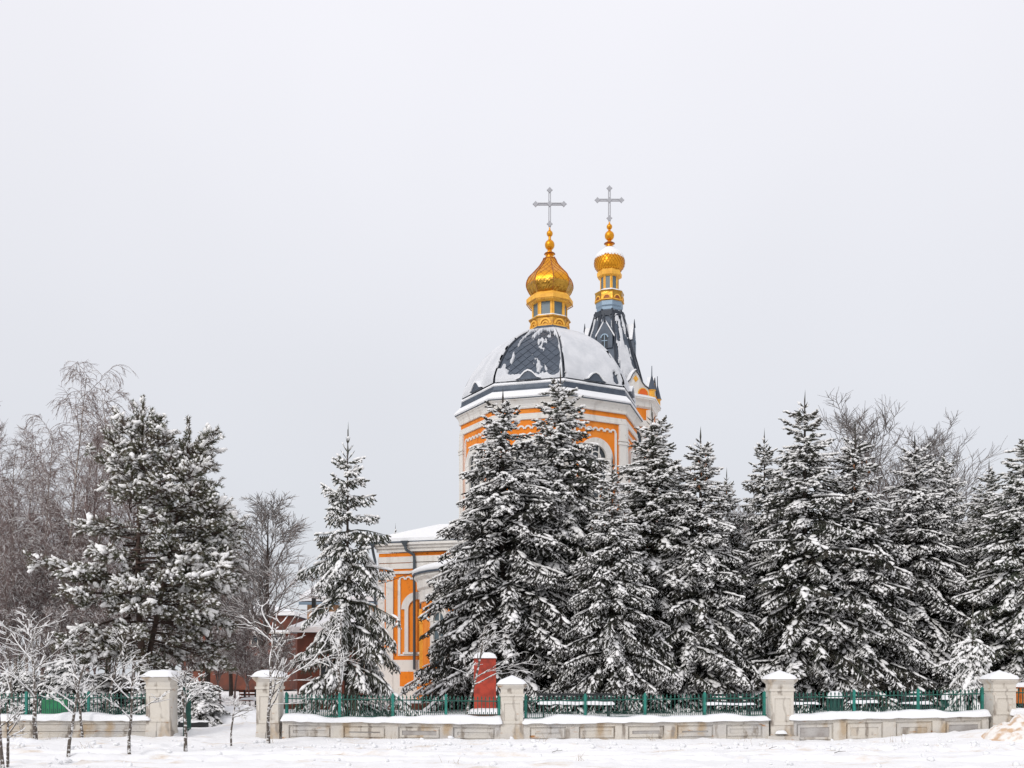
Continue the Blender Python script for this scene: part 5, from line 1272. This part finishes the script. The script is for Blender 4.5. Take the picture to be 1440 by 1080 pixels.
# --- saplings, thick snow along every bough
def sapling(px, py, top, lab, seed, spread=.45, n1=8, rt=.035, lean=0., first=.3, tw=.007, n2=4, n3=2, Y=None, ang=.85, group='young fruit trees by the wall'):
    Yd = Y or min(27.9, H0 * F / (py - HZ)); x = X_(px, Yd); zg = gz(x, Yd); h = Z_(top, Yd) - zg
    V = bare(seed, h, M['sapling_bark'], M['sapling_bark'], n1, n2, n3, ang=ang, l1=spread, snowp=.9, up=.03, rt=rt, first=first, tw=tw, trunk_wob=.035, srad=1.0)
    t = plant('sapling', lab, 'sapling', V, x, Yd, h, 1.3, seed, group); 
    if lean: t.rotation_euler = (0, lean, seed)
sapling(50, 1040, 850, 'largest sapling at the left, thick trunk and snow-lined boughs in front of the wall', 201, .6, 11, .05, Y=27.6, first=.32)
sapling(96, 1066, 930, 'straight slim sapling nearest the camera in the left group', 202, .34, 6, .03, first=.45)
sapling(116, 1032, 915, 'twin sapling leaning against the left wall, white with snow', 203, .4, 7, .03, Y=27.9)
sapling(182, 1061, 920, 'sapling bent to the left with one low snowy side bough, near the left gate pillar', 204, .42, 6, .03, lean=-.12, first=.3)
sapling(261, 1058, 935, 'sapling with a low V of white boughs in front of the left gate pillar', 205, .55, 5, .035, first=.4)
sapling(325, 1048, 972, 'tiny sapling with a snowy topknot in the middle of the gate opening', 206, .5, 7, .02, first=.62, ang=1.1)
sapling(378, 1046, 835, 'wide-spreading snow-lined sapling in front of the right gate pillar', 207, .72, 10, .034, first=.2, n2=3, ang=.75)
sapling(4, 1079, 960, 'thin grey sapling stem at the bottom left corner', 208, .3, 6, .03, first=.5)
sapling(11, 1078, 985, 'second thin stem at the bottom left corner, leaning right', 209, .4, 5, .025, lean=.06, first=.4)
sapling(480, 1000, 858, 'snowy sapling behind the railing in front of the lone spruce', 210, .45, 11, .05, Y=30.5, first=.3)
sapling(654, 995, 868, 'snow-lined sapling behind the railing left of the red slab', 211, .5, 8, .042, Y=32, first=.3)
sapling(150, 1000, 880, 'sapling behind the left railing below the pine', 212, .45, 9, .04, Y=31, first=.3)
sapling(18, 1000, 870, 'snowy sapling behind the railing at the left edge', 213, .5, 9, .04, Y=31, first=.25)

# --- litter on the snow: broken clods along the ruts, dead stems, fallen twigs
rg = np.random.default_rng(77); A = Acc()
n = 420; xs = rg.uniform(-13, 14, n); ys = np.where(rg.random(n) < .55, 25.2 + rg.normal(0, .35, n), rg.uniform(19.5, 28, n)); sz = np.minimum(rg.gamma(2., .018, n) + .012, .075)
A.add(lumps(np.stack([xs, ys, ground(xs, ys) + sz * .3], 1), nrm(rg.normal(size=(n, 3)) * [1, 1, .3]), sz * 1.2, sz, sz * .7, rg, .3))
tag(link('snow_clods', A.mesh('snow_clods', M['snow'], False)), 'small broken lumps of snow scattered over the foreground', 'snow clods', kind='stuff')
A = Acc(); p0, p1, r0 = [], [], []
for cx_, cy_ in [(-9.8, 24.6), (-6.1, 26.9), (-3.2, 27.9), (.9, 27.6), (1.3, 21.2), (5.8, 25.4), (6.0, 27.8), (9.7, 26.9), (-11.9, 27.7), (11.3, 22.6), (-1.2, 20.6), (3.6, 27.9)]:
    for _ in range(rg.integers(4, 11)):
        x, y = cx_ + rg.normal(0, .12), cy_ + rg.normal(0, .08); z = gz(x, y); d = nrm(np.array([rg.normal(0, .5), rg.normal(0, .4), 1.])); l = rg.uniform(.06, .24)
        p0.append([x, y, z - .02]); p1.append(np.array([x, y, z]) + d * l); r0.append(.004)
p0, p1, r0 = np.array(p0), np.array(p1), np.array(r0); A.add(tubes_(p0, p1, r0, r0 * .4, 3))
tag(link('dry_grass', A.mesh('dry_grass', mat('dry_grass', (.30, .21, .10), .9))), 'sparse dry stems poking out of the snow', 'dry grass', kind='stuff')
for i, (px, py, a, lab) in enumerate(((1086, 1054, .9, 'thin dark twig lying on the snow in front of the stepped-foot pillar'), (1180, 1066, -.6, 'short dark twig on the snow near the bottom right'), (783, 1061, .5, 'dark twig on the snow in front of the rust-stained wall'))):
    Yd = H0 * F / (py - HZ); x = X_(px, Yd); z = gz(x, Yd) + .02
    tag(MB().tube([(x - .12 * cos(a), Yd, z), (x, Yd + .02, z + .03), (x + .13 * cos(a), Yd - .1, z + .015 + .06 * abs(sin(a)))], [.007, .006, .003], 5).tube([(x, Yd + .02, z + .03), (x + .03, Yd + .07, z + .09)], [.004, .002], 4).build('fallen_twig', M['bark']), lab, 'twig', 'twigs on the snow')
